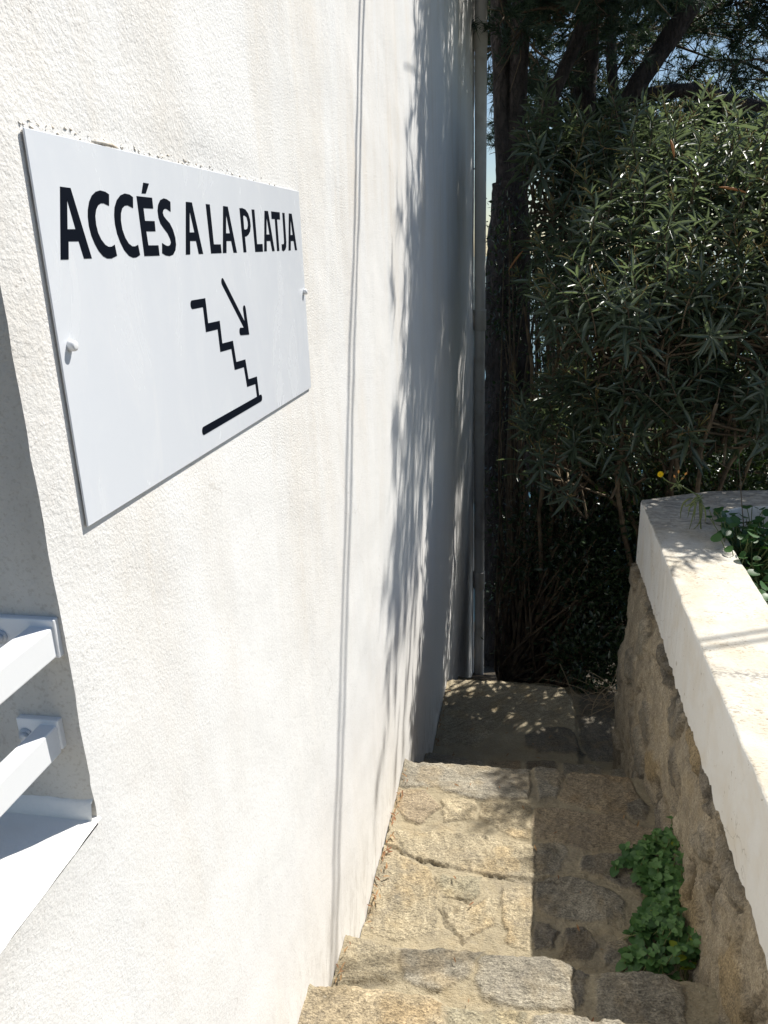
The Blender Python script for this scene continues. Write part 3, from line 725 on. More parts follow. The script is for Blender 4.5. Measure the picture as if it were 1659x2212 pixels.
def tread(name, key, z, x0, x1, yb, nose, res, parent, seed, drop=0.24, tilt=0.0, label=None):
    """one step: dressed flagstones bedded in mortar, as a relief with an uneven nose"""
    nx = int((x1 - x0) / res) + 1
    xs = np.linspace(x0, x1, nx)
    yn = nose(xs) + 0.010 * fbm(xs * 9, xs * 0 + seed, seed, 4) + 0.008 * fbm(xs * 40, xs * 0 + seed, seed + 5, 3)
    ny = int((yn.max() - yb) / res) + 1
    T = np.linspace(0, 1, ny)
    Y = yb + T[None, :] * (yn[:, None] - yb); X = np.repeat(xs[:, None], ny, 1)
    wx = X + 0.020 * fbm(X * 15, Y * 15, seed + 20, 5, .6); wy = Y + 0.020 * fbm(X * 15, Y * 15, seed + 30, 5, .6)
    col = np.zeros(X.shape + (3,)); col[:] = MORTAR
    col *= (1 + 0.22 * fbm(X * 12, Y * 12, seed + 2, 4))[..., None]
    h = -0.004 + 0.006 * fbm(X * 10, Y * 10, seed + 1, 4)
    polys = POLY.get(key, [])
    if not polys:
        rr = np.random.RandomState(seed); polys = []; xx = x0 + .01
        while xx < x1 - .08:
            w = rr.uniform(.16, .34); y1_ = yn.max() - .004
            polys.append([(xx, yb), (xx + w - .02, yb), (xx + w - .025, y1_), (xx + .005, y1_)]); xx += w
        PCOL[key + name + str(seed)] = [(TAN, GREY, BROWN, DARK)[rr.randint(4)] for _ in polys]
    pcols = PCOL.get(key) or PCOL[key + name + str(seed)]
    bedv = np.zeros(X.shape)
    for i, P in enumerate(polys):
        sd = poly_sd(wx, wy, P)
        k = sstep(-0.004, 0.008, sd)
        c = np.array(pcols[i]) * (1 + 0.25 * fbm(X * 7 + i, Y * 7, seed + 50 + i, 4))[..., None]
        an = hash2(np.array([i]), np.array([seed]), 11)[0] * 3.1
        ru = X * math.cos(an) + Y * math.sin(an); rv = -X * math.sin(an) + Y * math.cos(an)
        c = c * (1 + 0.38 * fbm(ru * 14 + i * 5, rv * 75, seed + 70 + i, 4, .6))[..., None]
        warm = sstep(.1, .5, fbm(X * 9 + i * 7, Y * 9, seed + 80, 4))
        c = c * (1 - .5 * warm[..., None]) + c * np.array([1.12, .98, .78]) * .5 * warm[..., None]
        bedv = np.maximum(bedv, k)
        hs = 0.0035 + 0.006 * (hash2(np.array([i]), np.array([seed]), 3)[0] - .5) + 0.05 * (hash2(np.array([i]), np.array([seed]), 13)[0] - .5) * (Y - np.mean(np.array(P)[:, 1])) + 0.010 * fbm(X * 9 + i * 3, Y * 9, seed + 60 + i, 4) * sstep(0, .03, sd)
        col = col * (1 - k[..., None]) + c * k[..., None]
        h = h * (1 - k) + hs * k
        # dark open joint on part of the outline
        rim = np.exp(-(sd / 0.0028) ** 2) * sstep(0.16, 0.42, fbm(X * 5 + i, Y * 5, seed + 90, 3))
        h -= 0.004 * rim; col *= (1 - 0.32 * rim)[..., None]
    if key == 'D':
        h -= 0.06 * sstep(.785, .812, wx)
    for L in CRACKS.get(key, []):
        L = np.array(L)
        d = np.full(X.shape, 1e9)
        for a, b in zip(L[:-1], L[1:]):
            e = b - a; tt = np.clip(((wx - a[0]) * e[0] + (wy - a[1]) * e[1]) / (e @ e), 0, 1)
            d = np.minimum(d, np.hypot(wx - a[0] - e[0] * tt, wy - a[1] - e[1] * tt))
        g = np.exp(-(d / 0.0024) ** 2)
        h -= 0.008 * g; col *= (1 - 0.6 * g)[..., None]
    h += 0.0035 * fbm(X * 45, Y * 45, seed + 3, 3)
    dn = yn[:, None] - Y
    h -= 0.022 * (1 - np.sqrt(np.clip(1 - np.clip(1 - dn / 0.028, 0, 1) ** 2, 0, 1)))
    # mortar haunch against the walls
    h += 0.018 * np.exp(-(X - x0) / 0.018) * (0.5 + fbm(Y * 12, Y * 0, seed + 4, 3)) + 0.02 * np.exp(-(x1 - X) / 0.03)
    Z = z + h + tilt * (X - x0)
    V = np.stack([X, Y, Z], -1)
    # riser rows
    rows = [V]; cols = [col]
    lastc = col[:, -1]; last = V[:, -1]
    for q in (0.02, 0.06, 0.11, 0.17, drop):
        r = last.copy(); r[:, 2] = last[:, 2] - q
        r[:, 1] = last[:, 1] - 0.01 + 0.012 * fbm(xs * 14, xs * 0 + q * 30, seed + 7, 4)
        rows.append(r[:, None]); cols.append(lastc[:, None] * .9)
    V = np.concatenate(rows, 1); col = np.concatenate(cols, 1)
    bedv = np.concatenate([bedv] + [bedv[:, -1:]] * 5, 1)
    F = grid_faces(V.shape[0], V.shape[1])
    o = link(name, np_mesh(name, V.reshape(-1, 3), F, True, col.reshape(-1, 3), bedv), M_STONE, parent)
    return o

def lin(pts):
    p = np.array(pts); return lambda x: np.interp(x, p[:, 0], p[:, 1])

ST = thing('stone_stairs', 'rough flagstone stairs descending between the white wall and the planter wall', 'stairs', (0, 0, 0))
tread('step', 'A', -1.69, 0.001, 1.06, 0.90, lin([(0, 1.405), (.3, 1.43), (.34, 1.40), (.52, 1.415), (.75, 1.43), (1.06, 1.42)]), 0.0045, ST, 11)
tread('step', 'B', -1.886, 0.001, 1.05, 1.34, lin([(0, 1.75), (.16, 1.728), (.38, 1.742), (.42, 1.75), (.62, 1.752), (.68, 1.715), (.72, 1.735), (.88, 1.752), (1.05, 1.72)]), 0.0045, ST, 12)
tread('step', 'C', -2.08, 0.001, 1.10, 1.70, lin([(0, 2.84), (.2, 2.855), (.53, 2.86), (.54, 2.885), (.63, 2.875), (.66, 2.85), (.7, 2.87), (.95, 2.865), (1.1, 2.85)]), 0.0042, ST, 13)
tread('step', '', -2.265, 0.001, 1.08, 2.80, lin([(0, 3.11), (.3, 3.08), (.6, 3.12), (1.08, 3.09)]), 0.009, ST, 14)
tread('step', '', -2.455, 0.001, 1.08, 3.03, lin([(0, 3.45), (.3, 3.42), (.6, 3.46), (1.08, 3.43)]), 0.009, ST, 15)
tread('step', 'D', -2.65, 0.001, 1.08, 3.38, lin([(0, 4.50), (.16, 4.53), (.35, 4.525), (.45, 4.50), (.62, 4.505), (.74, 4.49), (.79, 4.38), (.81, 4.29), (1.08, 4.29)]), 0.008, ST, 16)
tread('step', '', -2.86, 0.001, 1.08, 4.2, lin([(0, 4.85), (1.08, 4.8)]), 0.02, ST, 17)
tread('step', '', -3.05, 0.001, 1.08, 4.7, lin([(0, 5.25), (1.08, 5.2)]), 0.02, ST, 18, 0.35)

# ------------------------------------------------------------------ planter wall on the right
def planter_wall():
    t = thing('planter_wall', 'low white topped planter wall with exposed rough stone base beside the stairs', 'wall', (1.15, 2.0, -2.6))
    off = -Vector(t.location)
    outline = [(1.02, -1.2), (1.018, 0.5), (1.022, 1.5), (1.018, 2.4), (1.022, 3.2), (1.020, 3.735), (1.027, 3.766), (1.06, 3.782), (1.36, 3.93), (1.65, 3.97), (4.2, 4.08),
               (4.2, 3.80), (1.62, 3.725), (1.46, 3.69), (1.375, 3.62), (1.335, 3.52), (1.305, 3.27), (1.300, 2.6), (1.295, -1.2)]
    # resample with a slightly unsteady hand
    P = []
    n = len(outline)
    for i in range(n):
        a = np.array(outline[i]); b = np.array(outline[(i + 1) % n])
        k = max(1, int(np.linalg.norm(b - a) / (0.006 if a[0] < 1.06 and b[0] < 1.06 else 0.02)))
        for j in range(k): P.append(a + (b - a) * j / k)
    P = np.array(P); m = len(P)
    P0 = P + 0.0020 * np.stack([fbm(P[:, 0] * 40, P[:, 1] * 40, 12, 3), fbm(P[:, 0] * 40, P[:, 1] * 40, 16, 3)], 1) + 0.0035 * np.stack([fbm(P[:, 0] * 9, P[:, 1] * 9, 2, 3), fbm(P[:, 0] * 9, P[:, 1] * 9, 6, 3)], 1)
    # inward normals
    T = np.roll(P, -1, 0) - np.roll(P, 1, 0); T /= np.linalg.norm(T, axis=1)[:, None] + 1e-9
    area = 0.5 * np.sum(P[:, 0] * np.roll(P[:, 1], -1) - np.roll(P[:, 0], -1) * P[:, 1])
    Nn = np.stack([-T[:, 1], T[:, 0]], 1) * (1 if area > 0 else -1)
    zt = -1.170 + 0.004 * fbm(P[:, 0] * 3, P[:, 1] * 3, 4, 3)
    rings = []
    inner_side = (P[:, 0] < 1.06)
    zb = np.where(inner_side, -1.462 + 0.016 * fbm(P[:, 1] * 9, P[:, 1] * 0, 5, 3) + 0.015 * fbm(P[:, 1] * 26, P[:, 1] * 0 + 4, 15, 4, .6), -2.0)
    zb = np.where(P[:, 1] > 3.72, -1.475, zb)
    for dz, inn in ((None, -0.003), (0.10, 0.0), (0.016, 0.0), (0.006, 0.0008), (0.0015, 0.004), (0.0, 0.010)):
        Q = P0 + Nn * inn
        z = zb if dz is None else zt - dz
        rings.append(np.concatenate([Q, np.broadcast_to(z, (m,))[:, None]], 1))
    V = np.concatenate(rings)
    F = []
    for r in range(len(rings) - 1):
        i = np.arange(m); j = (i + 1) % m
        F.append(np.stack([r * m + i, r * m + j, (r + 1) * m + j, (r + 1) * m + i], 1))
    bm = bmesh.new()
    vs = [bm.verts.new(v) for v in V]
    for f in np.concatenate(F): bm.faces.new([vs[k] for k in f])
    top = bm.faces.new([vs[(len(rings) - 1) * m + k] for k in range(m)])
    bmesh.ops.triangulate(bm, faces=[top])
    bmesh.ops.recalc_face_normals(bm, faces=bm.faces)
    me = bpy.data.meshes.new('coping'); bm.to_mesh(me); bm.free()
    for p in me.polygons: p.use_smooth = True
    try:
        me.set_sharp_from_angle(angle=math.radians(50))
    except Exception: pass
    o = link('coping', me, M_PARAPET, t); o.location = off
    # stone base: relief wrapped along the stairs side and round the far end
    res = 0.007
    ys = np.arange(-1.2, 3.80, res)
    path = [(1.03, y) for y in ys] + [(1.03 + k, 3.80 + 0.012 * math.sin(k * 9)) for k in np.arange(res, 0.5, res)]
    path = np.array(path); nu = len(path)
    nz = 210
    zs = np.linspace(-3.1, -1.38, nz)
    u = np.arange(nu) * res
    U = np.repeat(u[:, None], nz, 1); Zg = np.repeat(zs[None], nu, 0)
    yy = U - 1.2
    # stones: jittered cells
    cs = 0.24
    wu = U + 0.09 * fbm(U * 5, Zg * 5, 71, 5, .6); wz = Zg * 1.2 + 0.09 * fbm(U * 5 + 9, Zg * 5, 72, 5, .6)
    gx = np.floor(wu / cs); gz = np.floor(wz / cs)
    d1 = np.full(U.shape, 1e9); d2 = np.full(U.shape, 1e9); cid = np.zeros(U.shape)
    for ax in (-1, 0, 1):
        for az in (-1, 0, 1):
            cx = (gx + ax + 0.15 + .7 * hash2(gx + ax, gz + az, 5)) * cs; cz = (gz + az + .15 + .7 * hash2(gx + ax, gz + az, 6)) * cs
            d = np.hypot(wu - cx, wz - cz)
            idd = hash2(gx + ax, gz + az, 9)
            cl = d < d1
            d2 = np.where(cl, d1, np.minimum(d2, d)); cid = np.where(cl, idd, cid); d1 = np.where(cl, d, d1)
    sd = (d2 - d1) / 2
    k = sstep(0.012, 0.045, sd + 0.02 * fbm(U * 12, Zg * 12, 73, 4)) * sstep(0.40, 0.48, cid) * .9
    pal = np.array([GREY, (0.25, 0.225, 0.18), (0.34, 0.26, 0.15), (0.21, 0.19, 0.155), (0.18, 0.16, 0.13), (0.27, 0.235, 0.18)])
    c = pal[np.clip((cid * 997).astype(int) % 6, 0, 5)]
    mor = np.array((0.40, 0.34, 0.25)) * (1 + 0.2 * fbm(U * 6, Zg * 3, 74, 4))[..., None]
    col = mor * (1 - k[..., None]) + c * (1 + .25 * fbm(U * 15, Zg * 9, 75, 4))[..., None] * k[..., None]
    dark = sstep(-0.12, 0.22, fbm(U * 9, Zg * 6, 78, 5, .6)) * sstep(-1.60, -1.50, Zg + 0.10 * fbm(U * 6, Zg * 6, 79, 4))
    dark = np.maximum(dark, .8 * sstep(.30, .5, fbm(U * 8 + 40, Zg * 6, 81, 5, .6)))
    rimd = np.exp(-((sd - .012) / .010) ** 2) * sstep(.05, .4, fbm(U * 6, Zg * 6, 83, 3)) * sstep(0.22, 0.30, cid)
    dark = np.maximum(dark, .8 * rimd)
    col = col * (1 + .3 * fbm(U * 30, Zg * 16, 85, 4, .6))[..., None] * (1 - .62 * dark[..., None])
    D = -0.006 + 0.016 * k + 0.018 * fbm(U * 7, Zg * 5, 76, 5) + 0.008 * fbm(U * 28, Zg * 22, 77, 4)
    D += 0.008 + 0.028 * sstep(2.0, 3.7, yy) + 0.022 * sstep(-1.5, -2.2, Zg)
    D -= 0.026 * dark
    D = np.where(yy > 3.80, D - .03, D)
    D = np.where(Zg > -1.485, np.minimum(D, .003), D)
    Nx = np.where(np.arange(nu) < len(ys), -1.0, 0.0); Ny = np.where(np.arange(nu) < len(ys), 0.0, 1.0)
    blend = sstep(len(ys) - 6, len(ys) + 6, np.arange(nu))
    Nx = -(1 - blend); Ny = blend
    V = np.stack([path[:, 0:1] + Nx[:, None] * D, path[:, 1:2] + Ny[:, None] * D, Zg], -1)
    F = grid_faces(nu, nz)
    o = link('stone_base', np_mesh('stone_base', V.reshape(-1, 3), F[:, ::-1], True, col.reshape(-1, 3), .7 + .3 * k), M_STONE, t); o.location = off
    # core behind the stone and the far arm of the wall
    a = Acc()
    for (q0, q1, r0, r1) in ((1.06, 1.29, -1.2, 3.78), (1.30, 4.2, 3.80, 3.95)):
        bv = [(x, y, z) for x in (q0, q1) for y in (r0, r1) for z in (-3.6, -1.6)]
        a.add(bv, np.array([(0, 1, 3, 2), (4, 6, 7, 5), (0, 4, 5, 1), (2, 3, 7, 6), (1, 5, 7, 3)]))
    o = link('core', a.mesh('core'), M_PARAPET, t); o.location = off
    # soil in the planter
    xs = np.linspace(1.27, 4.2, 90); ys = np.linspace(-1.2, 3.83, 120)
    X, Y = np.meshgrid(xs, ys, indexing='ij')
    Zs = -1.50 + 0.05 * fbm(X * 4, Y * 4, 41, 4) + .02 * fbm(X * 20, Y * 20, 42, 3)
    struct(link('soil', np_mesh('soil', np.stack([X, Y, Zs], -1).reshape(-1, 3), grid_faces(90, 120), True), M_SOIL))
planter_wall()

# ------------------------------------------------------------------ overhead cables (they throw the thin double line down the wall)
def cable(label, dy):
    a = Acc()
    xs = np.linspace(0.0, 7.0, 40)
    P = np.stack([xs, 3.36 + dy + 0.28 * xs, 3.0 - 0.41 * xs + 0.055 * np.clip(xs - 2.6, 0, 9) ** 2], 1)
    tube(a, P, 0.0095, 8)
    tag(link('overhead_cable', a.mesh('overhead_cable', True), M_CABLE), label, 'cable', 'overhead cables')
cable('thin black overhead cable fixed high on the white wall, the one nearer the viewer', 0.0)
cable('thin black overhead cable fixed high on the white wall, the one farther from the viewer', 0.055)
#FOLIAGE
# ------------------------------------------------------------------ foliage tools
def leaf_template(kind):
    if kind == 'lance':      # long narrow folded leaf
        s = np.array([0.10, 0.35, 0.65, 0.88]); w = np.array([0.5, 1.0, 0.85, 0.35]) * 0.5
        dr = -0.10 * s ** 2
    elif kind == 'ovate':
        s = np.array([0.12, 0.35, 0.62, 0.86]); w = np.array([0.66, 1.0, 0.90, 0.52]) * 0.5
        dr = -0.10 * s ** 2
    elif kind == 'small':
        s = np.array([0.45]); w = np.array([1.0]) * 0.5; dr = np.array([-0.03])
    elif kind == 'round':
        s = np.array([0.06, 0.3, 0.6, 0.88]); w = np.array([0.55, 1.0, 0.98, 0.6]) * 0.5; dr = 0.05 - 0.2 * (s - .4) ** 2
    V = [(0, 0, 0)]
    for a, b, c in zip(s, w, dr):
        V += [(-b, a, c + b * .16), (0, a, c), (b, a, c + b * .16)]
    V.append((0, 1.0, dr[-1] * 1.25 if kind != 'round' else dr[-1]))
    Q = []; T = [(0, 2, 1), (0, 3, 2)]
    n = len(s)
    for i in range(n - 1):
        k = 1 + 3 * i
        Q += [(k, k + 1, k + 4, k + 3), (k + 1, k + 2, k + 5, k + 4)]
    k = 1 + 3 * (n - 1); e = len(V) - 1
    T += [(k, k + 1, e), (k + 1, k + 2, e)]
    return np.array(V, float), [np.array(T)] + ([np.array(Q)] if Q else [])

def put_leaves(acc, tpl, P, D, U, L, Wd):
    V0, F0 = tpl
    P = np.asarray(P, float); D = np.asarray(D, float); U = np.asarray(U, float)
    D = D / (np.linalg.norm(D, axis=1)[:, None] + 1e-9)
    N = U - (U * D).sum(1)[:, None] * D; N /= np.linalg.norm(N, axis=1)[:, None] + 1e-9
    B = np.cross(D, N)
    n = len(P); k = len(V0)
    L = np.broadcast_to(L, (n,)); Wd = np.broadcast_to(Wd, (n,))
    V = P[:, None] + V0[None, :, 0, None] * Wd[:, None, None] * B[:, None] + V0[None, :, 1, None] * L[:, None, None] * D[:, None] + V0[None, :, 2, None] * L[:, None, None] * N[:, None]
    off = (np.arange(n) * k)[:, None, None]
    acc.add(V.reshape(-1, 3), [(f[None] + off).reshape(-1, f.shape[1]) for f in F0])

def unit(v):
    v = np.asarray(v, float); return v / (np.linalg.norm(v, axis=-1, keepdims=True) + 1e-9)

def bez(a, b, c, n):
    t = np.linspace(0, 1, n)[:, None]
    return np.asarray(a) * (1 - t) ** 2 + 2 * np.asarray(b) * t * (1 - t) + np.asarray(c) * t * t

LANCE = leaf_template('lance'); OVATE = leaf_template('ovate'); SMALL = leaf_template('small'); ROUND = leaf_template('round')

def oleander(label, base, blobs, nshoot, seed, group='oleander shrubs', extra=(), pods=(), lmin=.085, lmax=.15):
    r = np.random.RandomState(seed)
    t = thing('oleander_shrub', label, 'shrub', base, group)
    off = -Vector(base)
    leaves = Acc(); wood = Acc(); tips = Acc()
    base = np.array(base)
    hubs = []
    for c, rad, wgt in blobs:
        hubs.append(np.array(c) + np.array([0, 0.1, -rad[2] * .5]))
    for hi_, h in enumerate(hubs):                     # main stems
        for k in range(1 if hi_ > 2 else 2):
            b0 = base + np.array([r.uniform(-.15, .15), r.uniform(-.15, .15), 0])
            e = h + r.normal(0, .15, 3)
            m = (b0 * .45 + e * .55) + np.array([r.uniform(-.35, .35), r.uniform(-.2, .2), .25])
            PP = bez(b0, m, e, 16); PP[1:-1] += .05 * np.cumsum(r.normal(0, .35, (14, 3)), 0) * np.array([1, 1, .3]) * np.sin(np.linspace(0, 3.14, 14))[:, None]; tube(wood, PP, np.linspace(.022, .010, 16), 6)
    wg = np.array([b[2] for b in blobs], float); wg /= wg.sum()
    targets = []
    for i in range(nshoot):
        c, rad, _ = blobs[r.choice(len(blobs), p=wg)]
        d = unit(r.normal(0, 1, 3))
        d[2] = abs(d[2]) * 1.0 - .45 * (r.rand() < .45)
        rr = r.uniform(.45, 1.0) ** .6
        P = np.array(c) + d * np.array(rad) * rr
        targets.append((P, d, c))
    for P, dx in extra:
        targets.append((np.array(P), np.array(dx, float), P))
    for P, d, c in targets:
        dirn = unit(unit(d) * .55 + np.array([0, 0, .75]) + r.normal(0, .28, 3))
        Ls = r.uniform(.14, .36)
        tipn = P + dirn * Ls
        if P[0] < .40 or tipn[0] < .38: continue
        h = hubs[np.argmin([np.linalg.norm(P - q) for q in hubs])]
        if r.rand() < .55:
            mid = (P + h) / 2 + r.normal(0, .10, 3)
            tube(wood, bez(h + r.normal(0, .12, 3), mid, P, 7), np.linspace(.0085, .0045, 7), 5, cap=False)
        tube(wood, bez(P, P + dirn * Ls * .5 + r.normal(0, .015, 3), tipn, 5), np.linspace(.0045, .0026, 5), 4, cap=False)
        nw = int(Ls / .038)
        ax = unit(np.cross(dirn, r.normal(0, 1, 3))); ay = np.cross(dirn, ax)
        Pp = []; Dd = []; Ll = []
        ph = r.uniform(0, 6.28)
        for w in range(nw):
            f = w / max(1, nw - 1)
            if r.rand() < .18 * (1 - f): continue
            pos = P + dirn * Ls * (0.06 + .94 * f)
            for j in range(3):
                a = ph + w * 1.05 + j * 2.094 + r.normal(0, .18)
                out = math.cos(a) * ax + math.sin(a) * ay
                ang = math.radians(92 - 46 * f ** 1.6 + r.normal(0, 11))
                dd = dirn * math.cos(ang) + out * math.sin(ang) + np.array([0, 0, -.16 * (1 - f)])
                Pp.append(pos); Dd.append(dd); Ll.append(r.uniform(lmin, lmax) * 1.22 * (1 - .35 * f ** 3))
        if Pp:
            Ll = np.array(Ll)
            Uu = np.tile(dirn, (len(Pp), 1)) + r.normal(0, .22, (len(Pp), 3))
            put_leaves(leaves, LANCE, Pp, Dd, Uu, Ll, Ll * r.uniform(.13, .18))
        if r.rand() < .38:                              # spent flower stalks at the tips
            for q in range(r.randint(2, 5)):
                e = tipn + (dirn + r.normal(0, .55, 3)) * r.uniform(.03, .085)
                tube(tips, bez(tipn, (tipn + e) / 2 + dirn * .012, e, 4), [.0026, .0022, .0018, .0026], 4)
                for q2 in range(2):
                    e2 = e + (dirn * .6 + r.normal(0, .6, 3)) * .022
                    tube(tips, [e, e2], [.0016, .0022], 4)
    o = link('leaves', leaves.mesh('leaves', True), M_OLE, t); o.location = off
    nw_ = sum(len(q) for v in wood.F.values() for q in v)
    me = None
    w4 = np.concatenate(wood.F[4]); w3 = wood.F.get(3)
    t4 = np.concatenate(tips.F[4]) + wood.n
    F = [w4, t4] + ([np.concatenate(w3)] if w3 else []) + ([np.concatenate(tips.F[3]) + wood.n] if 3 in tips.F else [])
    me = np_mesh('stems', np.concatenate(wood.V + tips.V), F, True)
    mi = np.concatenate([np.zeros(len(w4)), np.ones(len(t4))] + ([np.zeros(sum(len(q) for q in w3))] if w3 else []) + ([np.ones(sum(len(q) for q in tips.F[3]))] if 3 in tips.F else [])).astype(np.int32)
    o = link('stems', me, [M_TWIG, M_TIP], t); o.location = off
    me.polygons.foreach_set('material_index', mi)
    for a, b in pods:
        a = np.array(a, float); b = np.array(b, float)
        q = Acc(); tube(q, bez(a, (a + b) / 2 + np.array([0, 0, .012]), b, 8), [.002, .005, .007, .0075, .007, .006, .004, .001], 6)
        o = link('seed_pod', q.mesh('seed_pod', True), M_POD, t); o.location = off
    return t

def needles(acc, r, P, D, n, L, w, spread=1.0):
    """tufts: n needles round each twig end"""
    m = len(P)
    D = unit(D)
    A = unit(np.cross(D, r.normal(0, 1, (m, 3)))); B = np.cross(D, A)
    a = r.uniform(0, 2 * np.pi, (m, n)); sp = np.abs(r.normal(.75, .4, (m, n))) * spread
    d = D[:, None] * np.cos(sp)[..., None] + (A[:, None] * np.cos(a)[..., None] + B[:, None] * np.sin(a)[..., None]) * np.sin(sp)[..., None]
    d[..., 2] -= .18
    d = unit(d)
    p0 = P[:, None] + D[:, None] * (r.uniform(-.14, .0, (m, n)))[..., None]
    l = L * r.uniform(.7, 1.15, (m, n))
    s = unit(np.cross(d, r.normal(0, 1, (m, n, 3)))) * (w / 2)
    V = np.stack([p0 - s, p0 + s, p0 + d * l[..., None]], 2).reshape(-1, 3)
    acc.add(V, np.arange(m * n * 3).reshape(-1, 3))

def pine(label, trunk, forks, blobs, seed, group='pine trees'):
    """trunk, forks: list of (points, radii); blobs: (centre, radii, number of tufts)"""
    r = np.random.RandomState(seed)
    base = tuple(trunk[0][0])
    t = thing('pine_tree', label, 'tree', base, group)
    off = -Vector(base)
    def smooth(pts, rad):
        pts = np.array(pts, float); rad = np.array(rad, float)
        s = np.linspace(0, len(pts) - 1, (len(pts) - 1) * 14 + 1)
        k = np.arange(len(pts))
        P = np.stack([np.interp(s, k, pts[:, i]) for i in range(3)], 1)
        for _ in range(30): P[1:-1] = P[1:-1] * .5 + (P[:-2] + P[2:]) * .25
        n = len(P); P[1:-1, 0] += .03 * fbm(P[1:-1, 2] * 1.5, P[1:-1, 1], seed, 2); 
        return P, np.interp(s, k, rad)
    a = Acc(); P, R = smooth(*trunk); tube(a, P, R, 20, True, 0.16, seed)
    o = link('trunk', a.mesh('trunk', True), M_BARK, t); o.location = off
    for f in forks:
        a = Acc(); P, R = smooth(*f); tube(a, P, R, 14, True, 0.16, seed + 1)
        o = link('limb', a.mesh('limb', True), M_BARK, t); o.location = off
    ac = Acc(); tw = Acc()
    for c, rad, n in blobs:
        c = np.array(c); rad = np.array(rad)
        # clusters inside the blob leave gaps between them
        nc = max(8, n // 14)
        cc = unit(r.normal(0, 1, (nc, 3))) * (r.uniform(0, 1, (nc, 1)) ** .5)
        cc = c + cc * rad
        idx = r.randint(0, nc, n)
        P = cc[idx] + r.normal(0, 1, (n, 3)) * np.array([.15, .15, .10])
        D = unit((P - cc[idx]) * 1.0 + np.array([0, 0, .12]) + r.normal(0, .12, (n, 3)))
        needles(ac, r, P, D, 34, .11, .0085)
        for q in cc:
            s0 = c + (q - c) * .25 + np.array([0, 0, -.1])
            tube(tw, bez(s0, (s0 + q) / 2 + r.normal(0, .12, 3), q, 6), np.linspace(.016, .006, 6), 4, cap=False)
            for j in range(5):
                e = q + r.normal(0, .17, 3)
                tube(tw, [q, (q + e) / 2 + r.normal(0, .03, 3), e], [.006, .005, .003], 4, cap=False)
    n3 = np.concatenate(ac.F[3]); q4 = np.concatenate(tw.F[4]) + ac.n
    me = np_mesh('crown', np.concatenate(ac.V + tw.V), [n3, q4])
    o = link('crown', me, [M_PINE, M_TWIG], t); o.location = off
    me.polygons.foreach_set('material_index', np.r_[np.zeros(len(n3)), np.ones(len(q4))].astype(np.int32))
    return t

def leafy_shrub(label, base, blobs, seed, mat, lsize=.035, group='dark shrubs on the slope', tmpl=None, aspect=.42):
    r = np.random.RandomState(seed)
    t = thing('shrub', label, 'shrub', base, group)
    off = -Vector(base)
    a = Acc(); w = Acc()
    base = np.array(base)
    for c, rad, n in blobs:
        c = np.array(c, float); rad = np.array(rad, float)
        nc = max(8, n // 45)
        cc = c + unit(r.normal(0, 1, (nc, 3))) * (r.uniform(0, 1, (nc, 1)) ** .4) * rad
        idx = r.randint(0, nc, n)
        P = cc[idx] + r.normal(0, 1, (n, 3)) * .085
        D = unit(P - cc[idx] + r.normal(0, .06, (n, 3)) + np.array([0, 0, .02]))
        U = np.array([0, 0, 1.0]) + r.normal(0, .6, (n, 3))
        L = lsize * r.uniform(.6, 1.25, n)
        put_leaves(a, tmpl or SMALL, P, D, U, L, L * aspect)
        for q in cc[::2]:
            s0 = base + r.normal(0, .1, 3)
            PP = bez(s0, (s0 + q) / 2 + np.array([0, 0, .3]) + r.normal(0, .25, 3), q, 9); PP[:, 0] = np.maximum(PP[:, 0], .24)
            tube(w, PP, np.linspace(.018, .004, 9), 4, cap=False)
    o = link('leaves', a.mesh('leaves', False), mat, t); o.location = off
    o = link('stems', w.mesh('stems', True), M_TWIG, t); o.location = off
    return t

# ------------------------------------------------------------------ pines beyond the stairs
pine('thick dark pine trunk right beside the grey downpipe, forking above the oleander',
     ([(0.30, 7.4, -4.2), (0.27, 7.4, -2.6), (0.26, 7.4, -1.0), (0.24, 7.4, -.1), (0.26, 7.4, .55)], [.28, .235, .215, .19, .15]),
     [([(0.24, 7.4, .3), (0.20, 7.4, 1.1), (0.17, 7.4, 2.0), (0.1, 7.4, 3.4)], [.10, .075, .07, .05]),
      ([(0.27, 7.4, .3), (0.30, 7.42, .95), (0.36, 7.42, 1.9), (0.40, 7.4, 3.4)], [.11, .09, .08, .05]),
      ([(0.30, 7.4, .4), (0.46, 7.45, .85), (0.78, 7.5, 1.55), (1.3, 7.5, 2.6)], [.09, .06, .055, .04])],
     [((0.95, 6.6, 2.35), (.95, 1.7, .45), 1350), ((1.0, 5.05, 2.1), (.9, .75, .30), 760), ((1.05, 5.9, 1.72), (.6, .5, .25), 200), ((.75, 6.8, 1.75), (.75, .35, .30), 220), ((0.3, 8.4, 2.0), (1.0, .8, 1.1), 650), ((.9, 9.3, 1.2), (.9, .6, .8), 600)], 21)
pine('straight pine with reddish plated bark rising in the middle behind the oleander',
     ([(0.95, 8.5, -4.4), (0.93, 8.5, -2.0), (0.93, 8.5, .2), (0.92, 8.5, 1.2), (0.94, 8.5, 2.3), (1.0, 8.5, 4.2)], [.16, .13, .112, .105, .10, .07]),
     [([(0.95, 8.5, .4), (.75, 8.3, 1.0), (.5, 8.2, 1.3)], [.05, .04, .02])],
     [((1.45, 8.0, 2.6), (1.1, 1.2, .6), 800), ((1.5, 9.6, 2.2), (1.3, .9, 1.0), 620), ((1.55, 5.9, 2.45), (.5, .6, .3), 110), ((1.75, 9.6, 1.0), (.9, .5, .7), 380)], 22)
